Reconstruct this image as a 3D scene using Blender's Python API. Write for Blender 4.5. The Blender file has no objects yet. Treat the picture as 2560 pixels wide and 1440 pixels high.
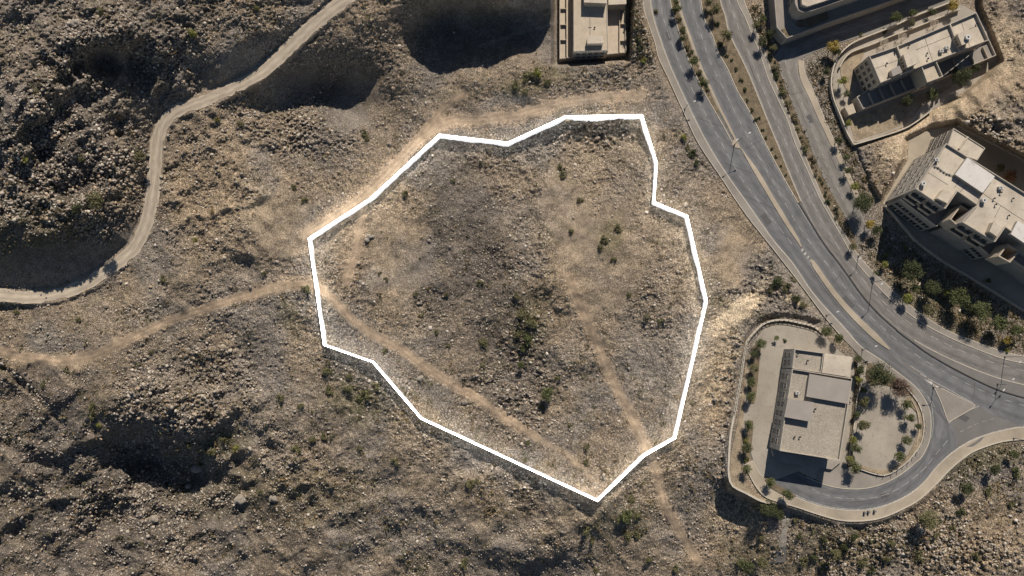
import bpy, bmesh, math, random
import numpy as np
from mathutils import Vector
from mathutils.geometry import tessellate_polygon
random.seed(7); rng = np.random.default_rng(7)
SC = bpy.context.scene; COL = SC.collection

# ------------------------------------------------------------------ camera, sky, sun, exposure
CAM_H, TILT, FPX = 213.0, math.radians(6.0), 1706.7
cd = bpy.data.cameras.new("camera"); cam = bpy.data.objects.new("camera", cd); COL.objects.link(cam)
cam.location = (0, 0, CAM_H); cam.rotation_euler = (TILT, 0, 0)
cd.sensor_width = 36; cd.lens = 24.0; cd.clip_end = 5000; cd.clip_start = 1
SC.camera = cam
SUN_EL, SUN_AZ = math.radians(41), math.radians(12)      # azimuth clockwise from +Y (north, top of the picture)
w = bpy.data.worlds.new("World"); SC.world = w; w.use_nodes = True
nt = w.node_tree; bg = nt.nodes["Background"]
sky = nt.nodes.new("ShaderNodeTexSky"); sky.sky_type = 'NISHITA'; sky.sun_disc = False
sky.sun_elevation = SUN_EL; sky.sun_rotation = SUN_AZ; sky.altitude = 800; sky.dust_density = 0.6
nt.links.new(sky.outputs[0], bg.inputs[0]); bg.inputs[1].default_value = 0.052
sl = bpy.data.lights.new("sun", 'SUN'); sl.energy = 5.0; sl.angle = math.radians(0.5); sl.color = (1.0, 0.895, 0.775)
sun = bpy.data.objects.new("sun", sl); COL.objects.link(sun)
sdir = Vector((math.sin(SUN_AZ) * math.cos(SUN_EL), math.cos(SUN_AZ) * math.cos(SUN_EL), math.sin(SUN_EL)))
sun.rotation_euler = sdir.to_track_quat('Z', 'Y').to_euler(); sun.location = (0, 0, 300)
SC.view_settings.view_transform = 'Standard'; SC.view_settings.look = 'None'
SC.view_settings.exposure = 0.16; SC.view_settings.gamma = 1.0
SC.cycles.max_bounces = 5; SC.cycles.diffuse_bounces = 3; SC.cycles.glossy_bounces = 2

# ------------------------------------------------------------------ survey: photo sighting -> site coordinates at height z
CT, ST = math.cos(TILT), math.sin(TILT)
def site(px, py, z=0.0):
    dx = (px - 1280.0) / FPX; dy = (720.0 - py) / FPX
    zc = dy * ST - CT; t = (z - CAM_H) / zc
    return dx * t, (dy * CT + ST) * t
def S3(px, py, z=0.0):
    x, y = site(px, py, z); return Vector((x, y, z))

# ------------------------------------------------------------------ noise helpers (numpy)
TAB = rng.random((8, 256, 256)).astype(np.float32)
def vnoise(x, y, k=0):
    T = TAB[k % 8]
    xi = np.floor(x).astype(np.int64); yi = np.floor(y).astype(np.int64)
    fx = (x - xi).astype(np.float32); fy = (y - yi).astype(np.float32)
    fx = fx * fx * (3 - 2 * fx); fy = fy * fy * (3 - 2 * fy)
    x0 = xi & 255; x1 = (xi + 1) & 255; y0 = yi & 255; y1 = (yi + 1) & 255
    a = T[y0, x0] * (1 - fx) + T[y0, x1] * fx; b = T[y1, x0] * (1 - fx) + T[y1, x1] * fx
    return (a * (1 - fy) + b * fy) * 2 - 1
def fbm(x, y, s, octv=4, k=0, gain=0.5):
    o = 0; a = 1.0; t = 0
    for i in range(octv):
        c, sn = math.cos(i * 1.1 + k), math.sin(i * 1.1 + k)
        o = o + a * vnoise((x * c - y * sn) / s + 17.3 * i + 5 * k, (x * sn + y * c) / s + 9.1 * i + 3 * k, k + i); t += a
        a *= gain; s = s * 0.5
    return o / t
def sstep(a, b, x):
    t = np.clip((x - a) / (b - a), 0, 1); return t * t * (3 - 2 * t)
def dist_line(u, v, pts, closed=False):
    d = np.full(np.shape(u), 1e9); P = list(pts) + ([pts[0]] if closed else [])
    for (ax, ay), (bx, by) in zip(P[:-1], P[1:]):
        ex, ey = bx - ax, by - ay; L = ex * ex + ey * ey + 1e-9
        t = np.clip(((u - ax) * ex + (v - ay) * ey) / L, 0, 1)
        d = np.minimum(d, np.hypot(u - ax - t * ex, v - ay - t * ey))
    return d
def inside(u, v, pts):
    c = np.zeros(np.shape(u), bool); n = len(pts)
    for i in range(n):
        ax, ay = pts[i]; bx, by = pts[(i + 1) % n]
        if ay == by: continue
        m = ((ay > v) != (by > v)) & (u < (bx - ax) * (v - ay) / (by - ay) + ax); c ^= m
    return c
def sdist(u, v, pts):
    d = dist_line(u, v, pts, True); return np.where(inside(u, v, pts), -d, d)

# ------------------------------------------------------------------ lie of the land
CTRL = [(0,-250,34),(300,-250,32),(600,-250,28),(850,-250,24),(0,0,29),(150,40,26),(300,0,25),(450,30,21.5),(600,0,22),(700,-60,22),(760,15,18),(800,-30,19),(870,-90,20),(0,110,27),(120,180,24),(60,330,21),(0,260,23),
 (205,112,25),(280,110,24.5),(345,118,19.5),(235,142,18),(300,152,13.5),(350,168,11.5),(395,150,16),(300,205,13.5),(370,215,11),(215,190,19),(450,100,18),
 (500,175,13.5),(560,132,16.5),(640,98,18.5),(700,60,18),(450,215,11.5),(440,165,13.5),(400,260,9.5),(375,300,8.5),(390,220,11),(340,300,10.5),(250,380,13.5),(150,450,14),(0,440,17),
 (0,600,11.5),(100,606,11.5),(200,606,8.5),(255,588,7.5),(320,570,3.5),(0,540,14),(200,530,12),(330,480,7),
 (870,0,18),(820,30,17),(760,80,15),(700,140,13),(640,190,12),(560,230,11),(490,258,9.5),(440,275,8.5),(405,310,7.5),(392,360,6.5),(388,420,5.5),(378,500,4),(365,560,3),(335,620,2),(280,665,1),(220,705,.5),(150,735,0),(80,742,0),(0,738,0),
 (850,115,12.5),(900,60,15),(960,30,15),(930,140,10),(980,130,9),(760,150,11),(740,225,2),(660,235,5),(820,210,0),(900,250,0),(880,310,1.5),(760,290,3),(640,290,6),(560,300,7.5),(500,330,7),
 (1020,-55,20),(1120,-55,22),(1230,-55,22),(1340,-55,18),(1100,-150,27),(1300,-150,27),(960,-60,18),(1100,50,4),(1250,60,3),(1340,100,2),(1170,140,3),(1050,90,5),(1010,150,8),(1180,190,6.5),(1290,150,5),(1360,165,4.5),(1480,205,4.5),(1560,200,3.5),(1290,230,4),(1100,250,3),(1000,230,5),(1050,330,2.5),
 (450,420,6),(600,420,7),(700,400,4),(700,480,5),(480,560,5),(350,760,3),(600,620,5),(560,520,6.5),(450,660,5),(200,800,0),(0,830,-2),(0,960,-4),(100,1000,-6),
 (200,1080,-9),(320,1062,-6),(400,1078,-8),(230,1120,-13),(330,1115,-21),(390,1140,-24),(280,1100,-16),(450,1120,-14),(330,1200,-23),(430,1200,-25),(520,1200,-22),(450,1290,-25),(0,1200,-14),(150,1200,-17),(0,1440,-24),(300,1440,-25),(600,1440,-20),(560,1270,-19),(600,1100,-8),(600,900,-2),(450,900,-2),(750,715,2),(750,850,-1),(850,1200,-9),(1000,1440,-19),(1150,1340,-14),(1240,1375,-15),(1330,1378,-14),(1420,1385,-14),(1330,1432,-21),(1240,1430,-20),(1430,1440,-20),(1300,1300,-11),(1494,1252,-5),(1600,1300,-8),(1650,1400,-11),(1800,1440,-14),
 (772,596,3),(925,497,3),(1098,337,2),(1270,357,1),(1414,291,1.5),(1480,330,-1),(1605,288,.8),(1000,600,4),(1000,450,4),(1180,480,2),(1180,650,.5),(1250,820,-3),(1340,960,-6),(1300,700,-.5),(1420,700,1.5),(1480,520,2),(1600,420,1),(1600,650,2),(1700,560,0),(1620,860,0),(1450,1000,-4),(1550,1120,-3),(1700,900,0),(1060,830,0),(1052,1046,-3),(1300,1120,-6),(932,905,0),(900,720,3.5),(1500,860,-1.5),
 (1800,560,0),(1840,700,0),(1860,780,1),(1800,860,-.5),(1825,950,-.6),(1810,1000,-1.2),(1800,1130,-2.2),(1808,1180,-3),(1800,1225,-6.5),(1860,1275,-8),(1900,1330,-7),(1950,1360,-6),(2100,1350,-3),(2250,1340,-3),(2400,1250,-1.5),(2540,1200,-1),(2540,1440,-4),(2200,1440,-7),(1980,1440,-10),(1720,1180,-4),
 (2420,285,7),(2480,320,10),(2560,372,12),(2660,430,14),(2540,250,9),(2520,120,4),(2560,20,3),(2700,150,12),(2350,300,2),(2250,370,2),(2180,440,1),(2150,400,0),(2450,200,3),(2700,700,2),(2700,1200,0)]
FLAT = [(1598,-400),(1607,0),(1612,32),(1634,107),(1645,150),(1667,197),(1702,275),(1742,360),(1797,443),(1857,533),(1929,625),(1985,693),(2027,752),(2062,806),(2040,806),(2000,797),(1962,792),(1925,795),(1898,808),(1876,832),(1861,860),(1847,955),(1834,1030),(1824,1090),(1817,1155),(1818,1190),(1828,1220),(1862,1236),(1900,1255),(1950,1262),(1990,1273),(2050,1293),(2100,1306),(2150,1308),(2200,1301),(2250,1281),(2295,1256),(2337,1218),(2375,1178),(2412,1148),(2440,1131),(2500,1111),(2560,1104),(2900,1100),(2900,570),(2660,470),(2560,400),(2470,352),(2400,318),(2392,310),(2330,320),(2268,350),(2265,400),(2202,508),(2170,460),(2136,366),(2270,320),(2330,275),(2400,238),(2498,150),(2478,95),(2446,20),(2440,-60),(2400,-400)]
PAD1 = [(1388,-400),(1388,158),(1568,146),(1598,-400)]
DIRT_ROAD = [(905,-45),(870,-5),(820,32),(760,84),(700,142),(640,190),(560,231),(490,258),(440,278),(408,310),(393,355),(389,420),(379,500),(365,562),(335,620),(280,667),(220,707),(150,735),(80,742),(0,738),(-80,730)]
T1 = [(-80,860),(0,877),(60,893),(150,902),(230,890),(330,845),(420,803),(520,770),(620,735),(700,717),(775,710),(810,728),(850,765),(880,800),(930,835),(1000,870),(1060,915),(1120,955),(1200,1000),(1270,1050),(1340,1092)]
T2 = [(770,585),(900,500),(1000,400),(1050,345),(1090,315),(1140,298),(1200,300),(1290,288),(1400,258),(1500,243),(1600,236)]
T2b = [(1160,232),(1110,270),(1060,330)]
T3 = [(1420,690),(1450,760),(1480,830),(1520,930),(1570,1020),(1610,1110),(1640,1170),(1660,1260),(1700,1330),(1745,1400)]
T4 = [(905,520),(893,620),(865,700)]
T5 = [(1340,1092),(1420,1140),(1500,1215)]
T6 = [(1200,115),(1290,85),(1380,60)]
T1b = [(640,728),(700,708),(775,700),(800,712)]
TRENCH = [(172,955),(185,1000),(210,1045),(240,1085)]
TRENCH2 = [(-20,905),(40,945),(100,1000),(160,1060)]
c = np.array(CTRL, float)
def kern(r): return np.sqrt(r * r + 35.0 ** 2)
KM = kern(np.hypot(c[:, None, 0] - c[None, :, 0], c[:, None, 1] - c[None, :, 1]))
WT = np.linalg.solve(KM, c[:, 2] - c[:, 2].mean())
def rbf(u, v):
    z = np.full(np.shape(u), c[:, 2].mean())
    for i in range(len(c)): z = z + WT[i] * kern(np.hypot(u - c[i, 0], v - c[i, 1]))
    return z
RZ = rbf(np.array([max(-100., p[0]) for p in DIRT_ROAD]), np.array([p[1] * 1. for p in DIRT_ROAD])); RZ = np.convolve(np.r_[RZ[:1], RZ, RZ[-1:]], [.25, .5, .25], 'valid')
def terrain(u, v, rough=True):
    u = np.asarray(u, float); v = np.asarray(v, float); sh = u.shape; u = u.ravel(); v = v.ravel()
    uc = np.clip(u, -120, 2700); vc = np.clip(v, -250, 1560)
    z = np.zeros(len(u))
    for i in range(len(c)): z += WT[i] * kern(np.hypot(uc - c[i, 0], vc - c[i, 1]))
    z += c[:, 2].mean()
    z = np.clip(z, -30, 45)
    x, y = u / 8.0, v / 8.0
    z += 1.1 * fbm(x, y, 11, 3, 1) + 0.45 * fbm(x, y, 4, 2, 3)
    hm = np.maximum(blob(u, v, 200, 330, 360, 330, 0), blob(u, v, 350, 1280, 620, 330, 0)); hm = np.maximum(hm, .55 * blob(u, v, 1150, 1350, 500, 180, 0)); hm = np.maximum(hm, .6 * blob(u, v, 2500, 260, 160, 200, 0)); hm = np.maximum(hm, .22 * blob(u, v, 1250, 850, 230, 330, 0)); hm = np.maximum(hm, .55 * blob(u, v, 560, 520, 180, 200, 0))
    ca, sa = math.cos(.62), math.sin(.62); rx_, ry_ = x * ca - y * sa, x * sa + y * ca
    rg = 1 - np.abs(fbm(rx_ / 1.5, ry_, 10, 3, 6)) * 2.4; r2 = 1 - np.abs(fbm(rx_, ry_ / 1.9, 6, 2, 2)) * 2.2
    z += hm * (2.6 * rg + 1.3 * r2) + (1 - hm) * .5 * rg
    d_, zr_ = road_frame(u, v)
    cap = zr_ + .76 * np.maximum(d_ - 20, 0) / 8; z = np.where(d_ < 190, np.minimum(z, cap + .25 * np.maximum(d_ - 120, 0) / 8), z)
    mb = 1 - sstep(17, 27, d_); z = z * (1 - mb) + zr_ * mb
    dt = dist_line(u, v, TRENCH2); z -= 1.6 * (1 - sstep(1, 10, np.abs(dt - 4)))
    df = np.minimum(sdist(u, v, FLAT), sdist(u, v, PAD1))
    m = 1 - sstep(0, 13, df); z = z * (1 - m) + (-0.06) * m
    tr = np.ones(len(u))
    dr = dist_line(u, v, DIRT_ROAD)
    if rough:
        tr *= sstep(13, 22, dr)
        for T, wd in ((T1, 13), (T2, 14), (T2b, 12), (T3, 12), (T5, 8), (T4, 12)):
            tr *= 0.15 + 0.85 * sstep(wd * .5, wd * 1.4, dist_line(u, v, T))
        tr *= sstep(0, 10, df)
        rk = ROCKY(u, v)
        a1 = fbm(x, y, 1.5, 3, 2); a2 = fbm(x * 1.0 + .8 * y, y * 1.7 - .5 * x, .9, 2, 4)
        st = np.abs(fbm(x, y, 2.4, 3, 5))
        z += tr * rk * (0.33 * a1 + 0.5 * a2 + 0.6 * (0.25 - st) + .24 * vnoise(x / .62, y / .62, 6))
    return z.reshape(sh)
def road_frame(u, v):
    d = np.full(len(u), 1e9); zr = np.zeros(len(u)); P = DIRT_ROAD
    for i in range(len(P) - 1):
        (ax, ay), (bx, by) = P[i], P[i + 1]; ex, ey = bx - ax, by - ay
        t = np.clip(((u - ax) * ex + (v - ay) * ey) / (ex * ex + ey * ey), 0, 1); dd = np.hypot(u - ax - t * ex, v - ay - t * ey); m = dd < d
        d[m] = dd[m]; zr[m] = (RZ[i] * (1 - t) + RZ[i + 1] * t)[m]
    return d, zr
def smooth_under_road(u, v):
    return terrain(u, v, False)
def blob(u, v, x, y, rx, ry, ang=0, soft=.6):
    a = math.radians(ang); cx, sx = math.cos(a), math.sin(a)
    p = ((u - x) * cx + (v - y) * sx) / rx; q = (-(u - x) * sx + (v - y) * cx) / ry
    r = np.sqrt(p * p + q * q) + 0.35 * fbm(u / 8, v / 8, 7, 3, 6)
    return 1 - sstep(1 - soft, 1 + soft * .6, r)
SMOOTH = [(1852,774,60,26,-35),(2345,300,150,45,-30),(2470,190,70,60,0),(1500,650,120,140,0),(1000,650,100,120,10),(1420,520,60,130,-25),(1830,640,45,90,0),(700,560,90,90,0),(1140,80,120,85,0),(1330,60,90,90,0),(590,170,95,50,-38),(150,660,190,52,-8),(890,260,70,80,20),(720,220,80,45,-15),(290,165,70,40,20),(330,580,60,25,-40)]
ROUGH = [(150,420,230,190,0),(250,120,300,170,0),(350,1240,380,200,0),(1300,960,140,120,0),(750,330,160,60,0),(1820,1050,50,260,0),(1500,320,120,50,0),(500,1000,220,120,0),(2480,320,120,50,30),(1900,720,90,60,50),(2320,1390,260,80,0)]
def ROCKY(u, v):
    r = np.full(len(u), 0.62)
    for b in ROUGH: r = np.maximum(r, 0.62 + 0.75 * blob(u, v, *b))
    r *= .75 + .45 * sstep(-.25, .25, fbm(u / 8, v / 8, 16, 3, 4))
    for b in SMOOTH: r *= 1 - 0.8 * blob(u, v, *b, soft=.3)
    return r

# ------------------------------------------------------------------ materials
def new_mat(name, rough=0.9):
    m = bpy.data.materials.new(name); m.use_nodes = True
    b = m.node_tree.nodes["Principled BSDF"]; b.inputs["Roughness"].default_value = rough
    b.inputs["Specular IOR Level"].default_value = 0.25
    return m, m.node_tree, b
def pos_scaled(nt, s):
    g = nt.nodes.new("ShaderNodeNewGeometry"); v = nt.nodes.new("ShaderNodeVectorMath"); v.operation = 'SCALE'
    nt.links.new(g.outputs["Position"], v.inputs[0]); v.inputs["Scale"].default_value = s; return v.outputs[0]
def noise(nt, vec, scale, detail=4, rough=.6):
    n = nt.nodes.new("ShaderNodeTexNoise"); n.inputs["Scale"].default_value = scale; n.inputs["Detail"].default_value = detail
    n.inputs["Roughness"].default_value = rough; nt.links.new(vec, n.inputs["Vector"]); return n.outputs["Fac"]
def maprange(nt, val, a, b, c0, d):
    n = nt.nodes.new("ShaderNodeMapRange"); nt.links.new(val, n.inputs[0])
    for i, x in enumerate((a, b, c0, d)): n.inputs[i + 1].default_value = x
    return n.outputs[0]
def mixc(nt, fac, A, B, mode='MIX'):
    n = nt.nodes.new("ShaderNodeMix"); n.data_type = 'RGBA'; n.blend_type = mode
    for sock, val in ((0, fac), (6, A), (7, B)):
        if isinstance(val, (int, float)): n.inputs[sock].default_value = val
        elif isinstance(val, tuple): n.inputs[sock].default_value = (*val, 1)
        else: nt.links.new(val, n.inputs[sock])
    return n.outputs[2]
def bump(nt, b, h, strength, dist):
    n = nt.nodes.new("ShaderNodeBump"); n.inputs["Strength"].default_value = strength; n.inputs["Distance"].default_value = dist
    nt.links.new(h, n.inputs["Height"]); nt.links.new(n.outputs[0], b.inputs["Normal"]); return n
def surf(name, col, var=.15, scale=.25, grain=.1, rough=.9, bmp=.0, stain=None):
    m, nt, b = new_mat(name, rough); P = pos_scaled(nt, 1)
    n1 = noise(nt, P, scale, 5); n2 = noise(nt, P, 3.5, 3)
    f = maprange(nt, n1, .3, .7, 1 - var, 1 + var); c1 = mixc(nt, 1.0, col, f, 'MULTIPLY')
    f2 = maprange(nt, n2, .3, .7, 1 - grain, 1 + grain); c2 = mixc(nt, 1.0, c1, f2, 'MULTIPLY')
    if stain:
        n3 = noise(nt, P, .6, 6, .7); f3 = maprange(nt, n3, .55, .68, 0, .8); c2 = mixc(nt, f3, c2, stain)
    nt.links.new(c2, b.inputs["Base Color"])
    if bmp: bump(nt, b, n2, bmp, .05)
    return m
def attr_mat(name, rough=.95, stones=True):
    m, nt, b = new_mat(name, rough); a = nt.nodes.new("ShaderNodeAttribute"); a.attribute_name = "Col"
    P = pos_scaled(nt, 1)
    col = a.outputs["Color"]
    if stones:
        base = col
        n1 = noise(nt, P, .9, 4, .7); n2 = noise(nt, P, 2.5, 4, .75); n3 = noise(nt, P, 5.0, 3, .7)
        f = maprange(nt, n1, .35, .65, .78, 1.22); col = mixc(nt, 1.0, col, f, 'MULTIPLY')
        f = maprange(nt, n2, .36, .64, .38, 1.75); col = mixc(nt, 1.0, col, f, 'MULTIPLY')
        f = maprange(nt, n3, .35, .65, .7, 1.35); col = mixc(nt, 1.0, col, f, 'MULTIPLY')
        vo = nt.nodes.new("ShaderNodeTexVoronoi"); vo.inputs["Scale"].default_value = 1.75; vo.inputs["Randomness"].default_value = 1
        wp = nt.nodes.new("ShaderNodeTexNoise"); wp.inputs["Scale"].default_value = 1.5; nt.links.new(P, wp.inputs["Vector"])
        ad = nt.nodes.new("ShaderNodeVectorMath"); ad.operation = 'ADD'; nt.links.new(P, ad.inputs[0]); nt.links.new(wp.outputs["Color"], ad.inputs[1]); nt.links.new(ad.outputs[0], vo.inputs["Vector"])
        st = maprange(nt, vo.outputs["Distance"], .24, .34, 1, 0); se = nt.nodes.new("ShaderNodeSeparateColor"); nt.links.new(vo.outputs["Color"], se.inputs[0])
        pick = maprange(nt, se.outputs[0], .45, .75, 0, .8); mu = nt.nodes.new("ShaderNodeMath"); mu.operation = 'MULTIPLY'; nt.links.new(st, mu.inputs[0]); nt.links.new(pick, mu.inputs[1])
        col = mixc(nt, mu.outputs[0], col, (.40, .35, .285))
        v2 = nt.nodes.new("ShaderNodeTexVoronoi"); v2.feature = 'DISTANCE_TO_EDGE'; v2.inputs["Scale"].default_value = 1.3; nt.links.new(ad.outputs[0], v2.inputs["Vector"])
        ck = maprange(nt, v2.outputs["Distance"], .02, .13, .42, 1.08); col = mixc(nt, 1.0, col, ck, 'MULTIPLY')
        fa = maprange(nt, a.outputs["Alpha"], 0, 1, 0, 1); col = mixc(nt, fa, base, col)
        hs = nt.nodes.new("ShaderNodeMath"); hs.operation = 'ADD'; nt.links.new(n2, hs.inputs[0]); nt.links.new(mu.outputs[0], hs.inputs[1])
        bn = bump(nt, b, hs.outputs[0], 1.0, .5); nt.links.new(fa, bn.inputs["Strength"])
    nt.links.new(col, b.inputs["Base Color"]); b.inputs["Specular IOR Level"].default_value = .1
    return m
M = {}
M['ground'] = attr_mat("rocky_soil"); M['rock'] = attr_mat("loose_stone", stones=False)
def asphalt(name, col, streak=.14):
    m, nt, b = new_mat(name, .85); P = pos_scaled(nt, 1)
    uv = nt.nodes.new("ShaderNodeUVMap"); mp = nt.nodes.new("ShaderNodeMapping"); mp.inputs["Scale"].default_value = (9, .35, 1)
    nt.links.new(uv.outputs[0], mp.inputs[0]); ns = noise(nt, mp.outputs[0], 1.0, 4, .55)
    f = maprange(nt, ns, .3, .7, 1 - streak, 1 + streak); cc = mixc(nt, 1.0, col, f, 'MULTIPLY')
    n1 = noise(nt, P, .12, 4); f = maprange(nt, n1, .3, .7, .88, 1.12); cc = mixc(nt, 1.0, cc, f, 'MULTIPLY')
    n2 = noise(nt, P, 4, 3); f = maprange(nt, n2, .3, .7, .93, 1.07); cc = mixc(nt, 1.0, cc, f, 'MULTIPLY')
    # tyre-worn bands: slightly polished, with the paler middle and edges left by dust
    sp = nt.nodes.new("ShaderNodeSeparateXYZ"); nt.links.new(uv.outputs[0], sp.inputs[0])
    wv = nt.nodes.new("ShaderNodeMath"); wv.operation = 'MULTIPLY'; nt.links.new(sp.outputs[0], wv.inputs[0]); wv.inputs[1].default_value = 4 * math.pi
    cs = nt.nodes.new("ShaderNodeMath"); cs.operation = 'COSINE'; nt.links.new(wv.outputs[0], cs.inputs[0])
    f = maprange(nt, cs.outputs[0], -1, 1, .88, 1.12); cc = mixc(nt, 1.0, cc, f, 'MULTIPLY')
    nt.links.new(cc, b.inputs["Base Color"]); return m
M['asphalt'] = asphalt("asphalt", (.135, .138, .142), .2); M['asphalt_b'] = asphalt("asphalt_brown", (.165, .157, .148), .2)
M['asphalt_l'] = asphalt("asphalt_old", (.185, .175, .16), .2); M['asphalt0'] = surf("asphalt_patch", (.155, .148, .14), .12, .15)
M['asphalt_patch2'] = surf('fresh_asphalt', (.095, .095, .097), .1, .5)
M['pave'] = surf("pavement_concrete", (.34, .295, .23), .2, .12, .08); M['pave_grey'] = surf("pavement_grey", (.24, .22, .192), .2, .12, .08)
M['kerb'] = surf("kerb_stone", (.46, .42, .35), .1, .5); M['paint'] = surf("road_paint", (.42, .41, .385), .4, 1.2, .4)
M['kerb_dark'] = surf("kerb_dark", (.06, .057, .055), .2)
M['dirt'] = asphalt("graded_dirt", (.40, .345, .27), .2)
M['soil'] = surf("planting_soil", (.15, .12, .08), .35, .6, .4, .95, .6); M['soil_light'] = surf("dry_soil", (.27, .22, .155), .3, .4, .35, .95, .5)
M['yard'] = surf("yard_concrete", (.31, .28, .235), .16, .1, .1, .9, 0, (.24, .2, .16))
M['stone'] = surf("limestone_wall", (.43, .37, .29), .12, .4, .1); M['stone_grey'] = surf("grey_stone_wall", (.30, .275, .24), .15, .4, .12)
M['roof'] = surf("roof_screed", (.46, .41, .335), .18, .2, .08, .9, 0, (.34, .29, .235)); M['roof_gravel'] = surf("roof_gravel", (.31, .28, .235), .12, .2, .35, .95, .5)
M['roof_grey'] = surf("roof_membrane", (.29, .265, .24), .07, .3, .05); M['roof_white'] = surf("roof_white_coat", (.56, .54, .51), .06, .3, .05, .9, 0, (.36, .34, .31))
M['parapet'] = surf("parapet_cap", (.40, .365, .31), .1, .5); M['glass'] = new_mat("window_glass", .25)[0]
M['glass'].node_tree.nodes["Principled BSDF"].inputs["Base Color"].default_value = (.03, .035, .04, 1)
M['metal'] = surf("grey_metal", (.16, .16, .16), .1, 1, .1, .5); M['white_metal'] = surf("pale_metal", (.5, .5, .48), .1, 1, .1, .5)
M['dark'] = surf("dark_metal", (.03, .03, .032), .1, 1, .1, .5); M['trunk'] = surf("bark", (.12, .09, .065), .3, 2, .3)
M['outline_body'] = surf("outline_white_render", (.7, .7, .69), .04, .3, .03)
def leaf(name, col):
    m, nt, b = new_mat(name, .75); a = nt.nodes.new("ShaderNodeAttribute"); a.attribute_name = "Col"
    cc = mixc(nt, 1.0, col, a.outputs["Color"], 'MULTIPLY'); nt.links.new(cc, b.inputs["Base Color"]); return m
LEAF = {'dark': leaf("leaf_dark_green", (.062, .072, .032)), 'green': leaf("leaf_green", (.092, .104, .042)), 'olive': leaf("leaf_olive", (.128, .122, .06)),
        'grey': leaf("leaf_grey_olive", (.14, .13, .085)), 'lime': leaf("leaf_yellow_green", (.20, .205, .055)), 'yellow': leaf("leaf_yellow", (.33, .245, .055)),
        'rust': leaf("leaf_rusty", (.24, .13, .06)), 'purple': leaf("leaf_purple_brown", (.13, .09, .07)), 'dry': leaf("dry_scrub", (.20, .165, .10))}
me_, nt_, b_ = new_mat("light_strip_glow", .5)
b_.inputs["Base Color"].default_value = (.9, .9, .9, 1); b_.inputs["Emission Color"].default_value = (1, 1, .985, 1); b_.inputs["Emission Strength"].default_value = 12  # emission stands for the brightness of the drawn plot outline
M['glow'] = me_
mw_, nw_, bw_ = new_mat("outline_halo_body", .6); bw_.inputs['Base Color'].default_value = (.8, .8, .8, 1); bw_.inputs['Emission Color'].default_value = (1, 1, 1, 1); bw_.inputs['Emission Strength'].default_value = .75; M['outline_body'] = mw_  # body emission added to spill the outline's halo onto the ground

# ------------------------------------------------------------------ mesh helpers
def mesh_np(name, verts, faces, mat, cols=None, alpha=None):
    me = bpy.data.meshes.new(name); nv = len(verts); nf, k = faces.shape
    me.vertices.add(nv); me.vertices.foreach_set("co", np.asarray(verts, np.float32).ravel())
    me.loops.add(nf * k); me.loops.foreach_set("vertex_index", faces.astype(np.int32).ravel())
    me.polygons.add(nf); me.polygons.foreach_set("loop_start", np.arange(nf, dtype=np.int32) * k)
    me.update(calc_edges=True)
    if cols is not None:
        a = me.color_attributes.new("Col", 'FLOAT_COLOR', 'POINT'); cc = np.ones((nv, 4), np.float32); cc[:, :3] = cols
        if alpha is not None: cc[:, 3] = alpha
        a.data.foreach_set("color", cc.ravel())
    me.materials.append(mat); return me
def link(name, me, parent=None):
    o = bpy.data.objects.new(name, me); COL.objects.link(o)
    if parent: o.parent = parent
    return o
def tag(o, label=None, cat=None, group=None, kind=None):
    if label: o['label'] = label
    if cat: o['category'] = cat
    if group: o['group'] = group
    if kind: o['kind'] = kind
    return o
def empty(name, loc, label, cat, group=None):
    o = bpy.data.objects.new(name, None); COL.objects.link(o); o.location = loc; o.empty_display_size = .5
    return tag(o, label, cat, group)
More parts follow.
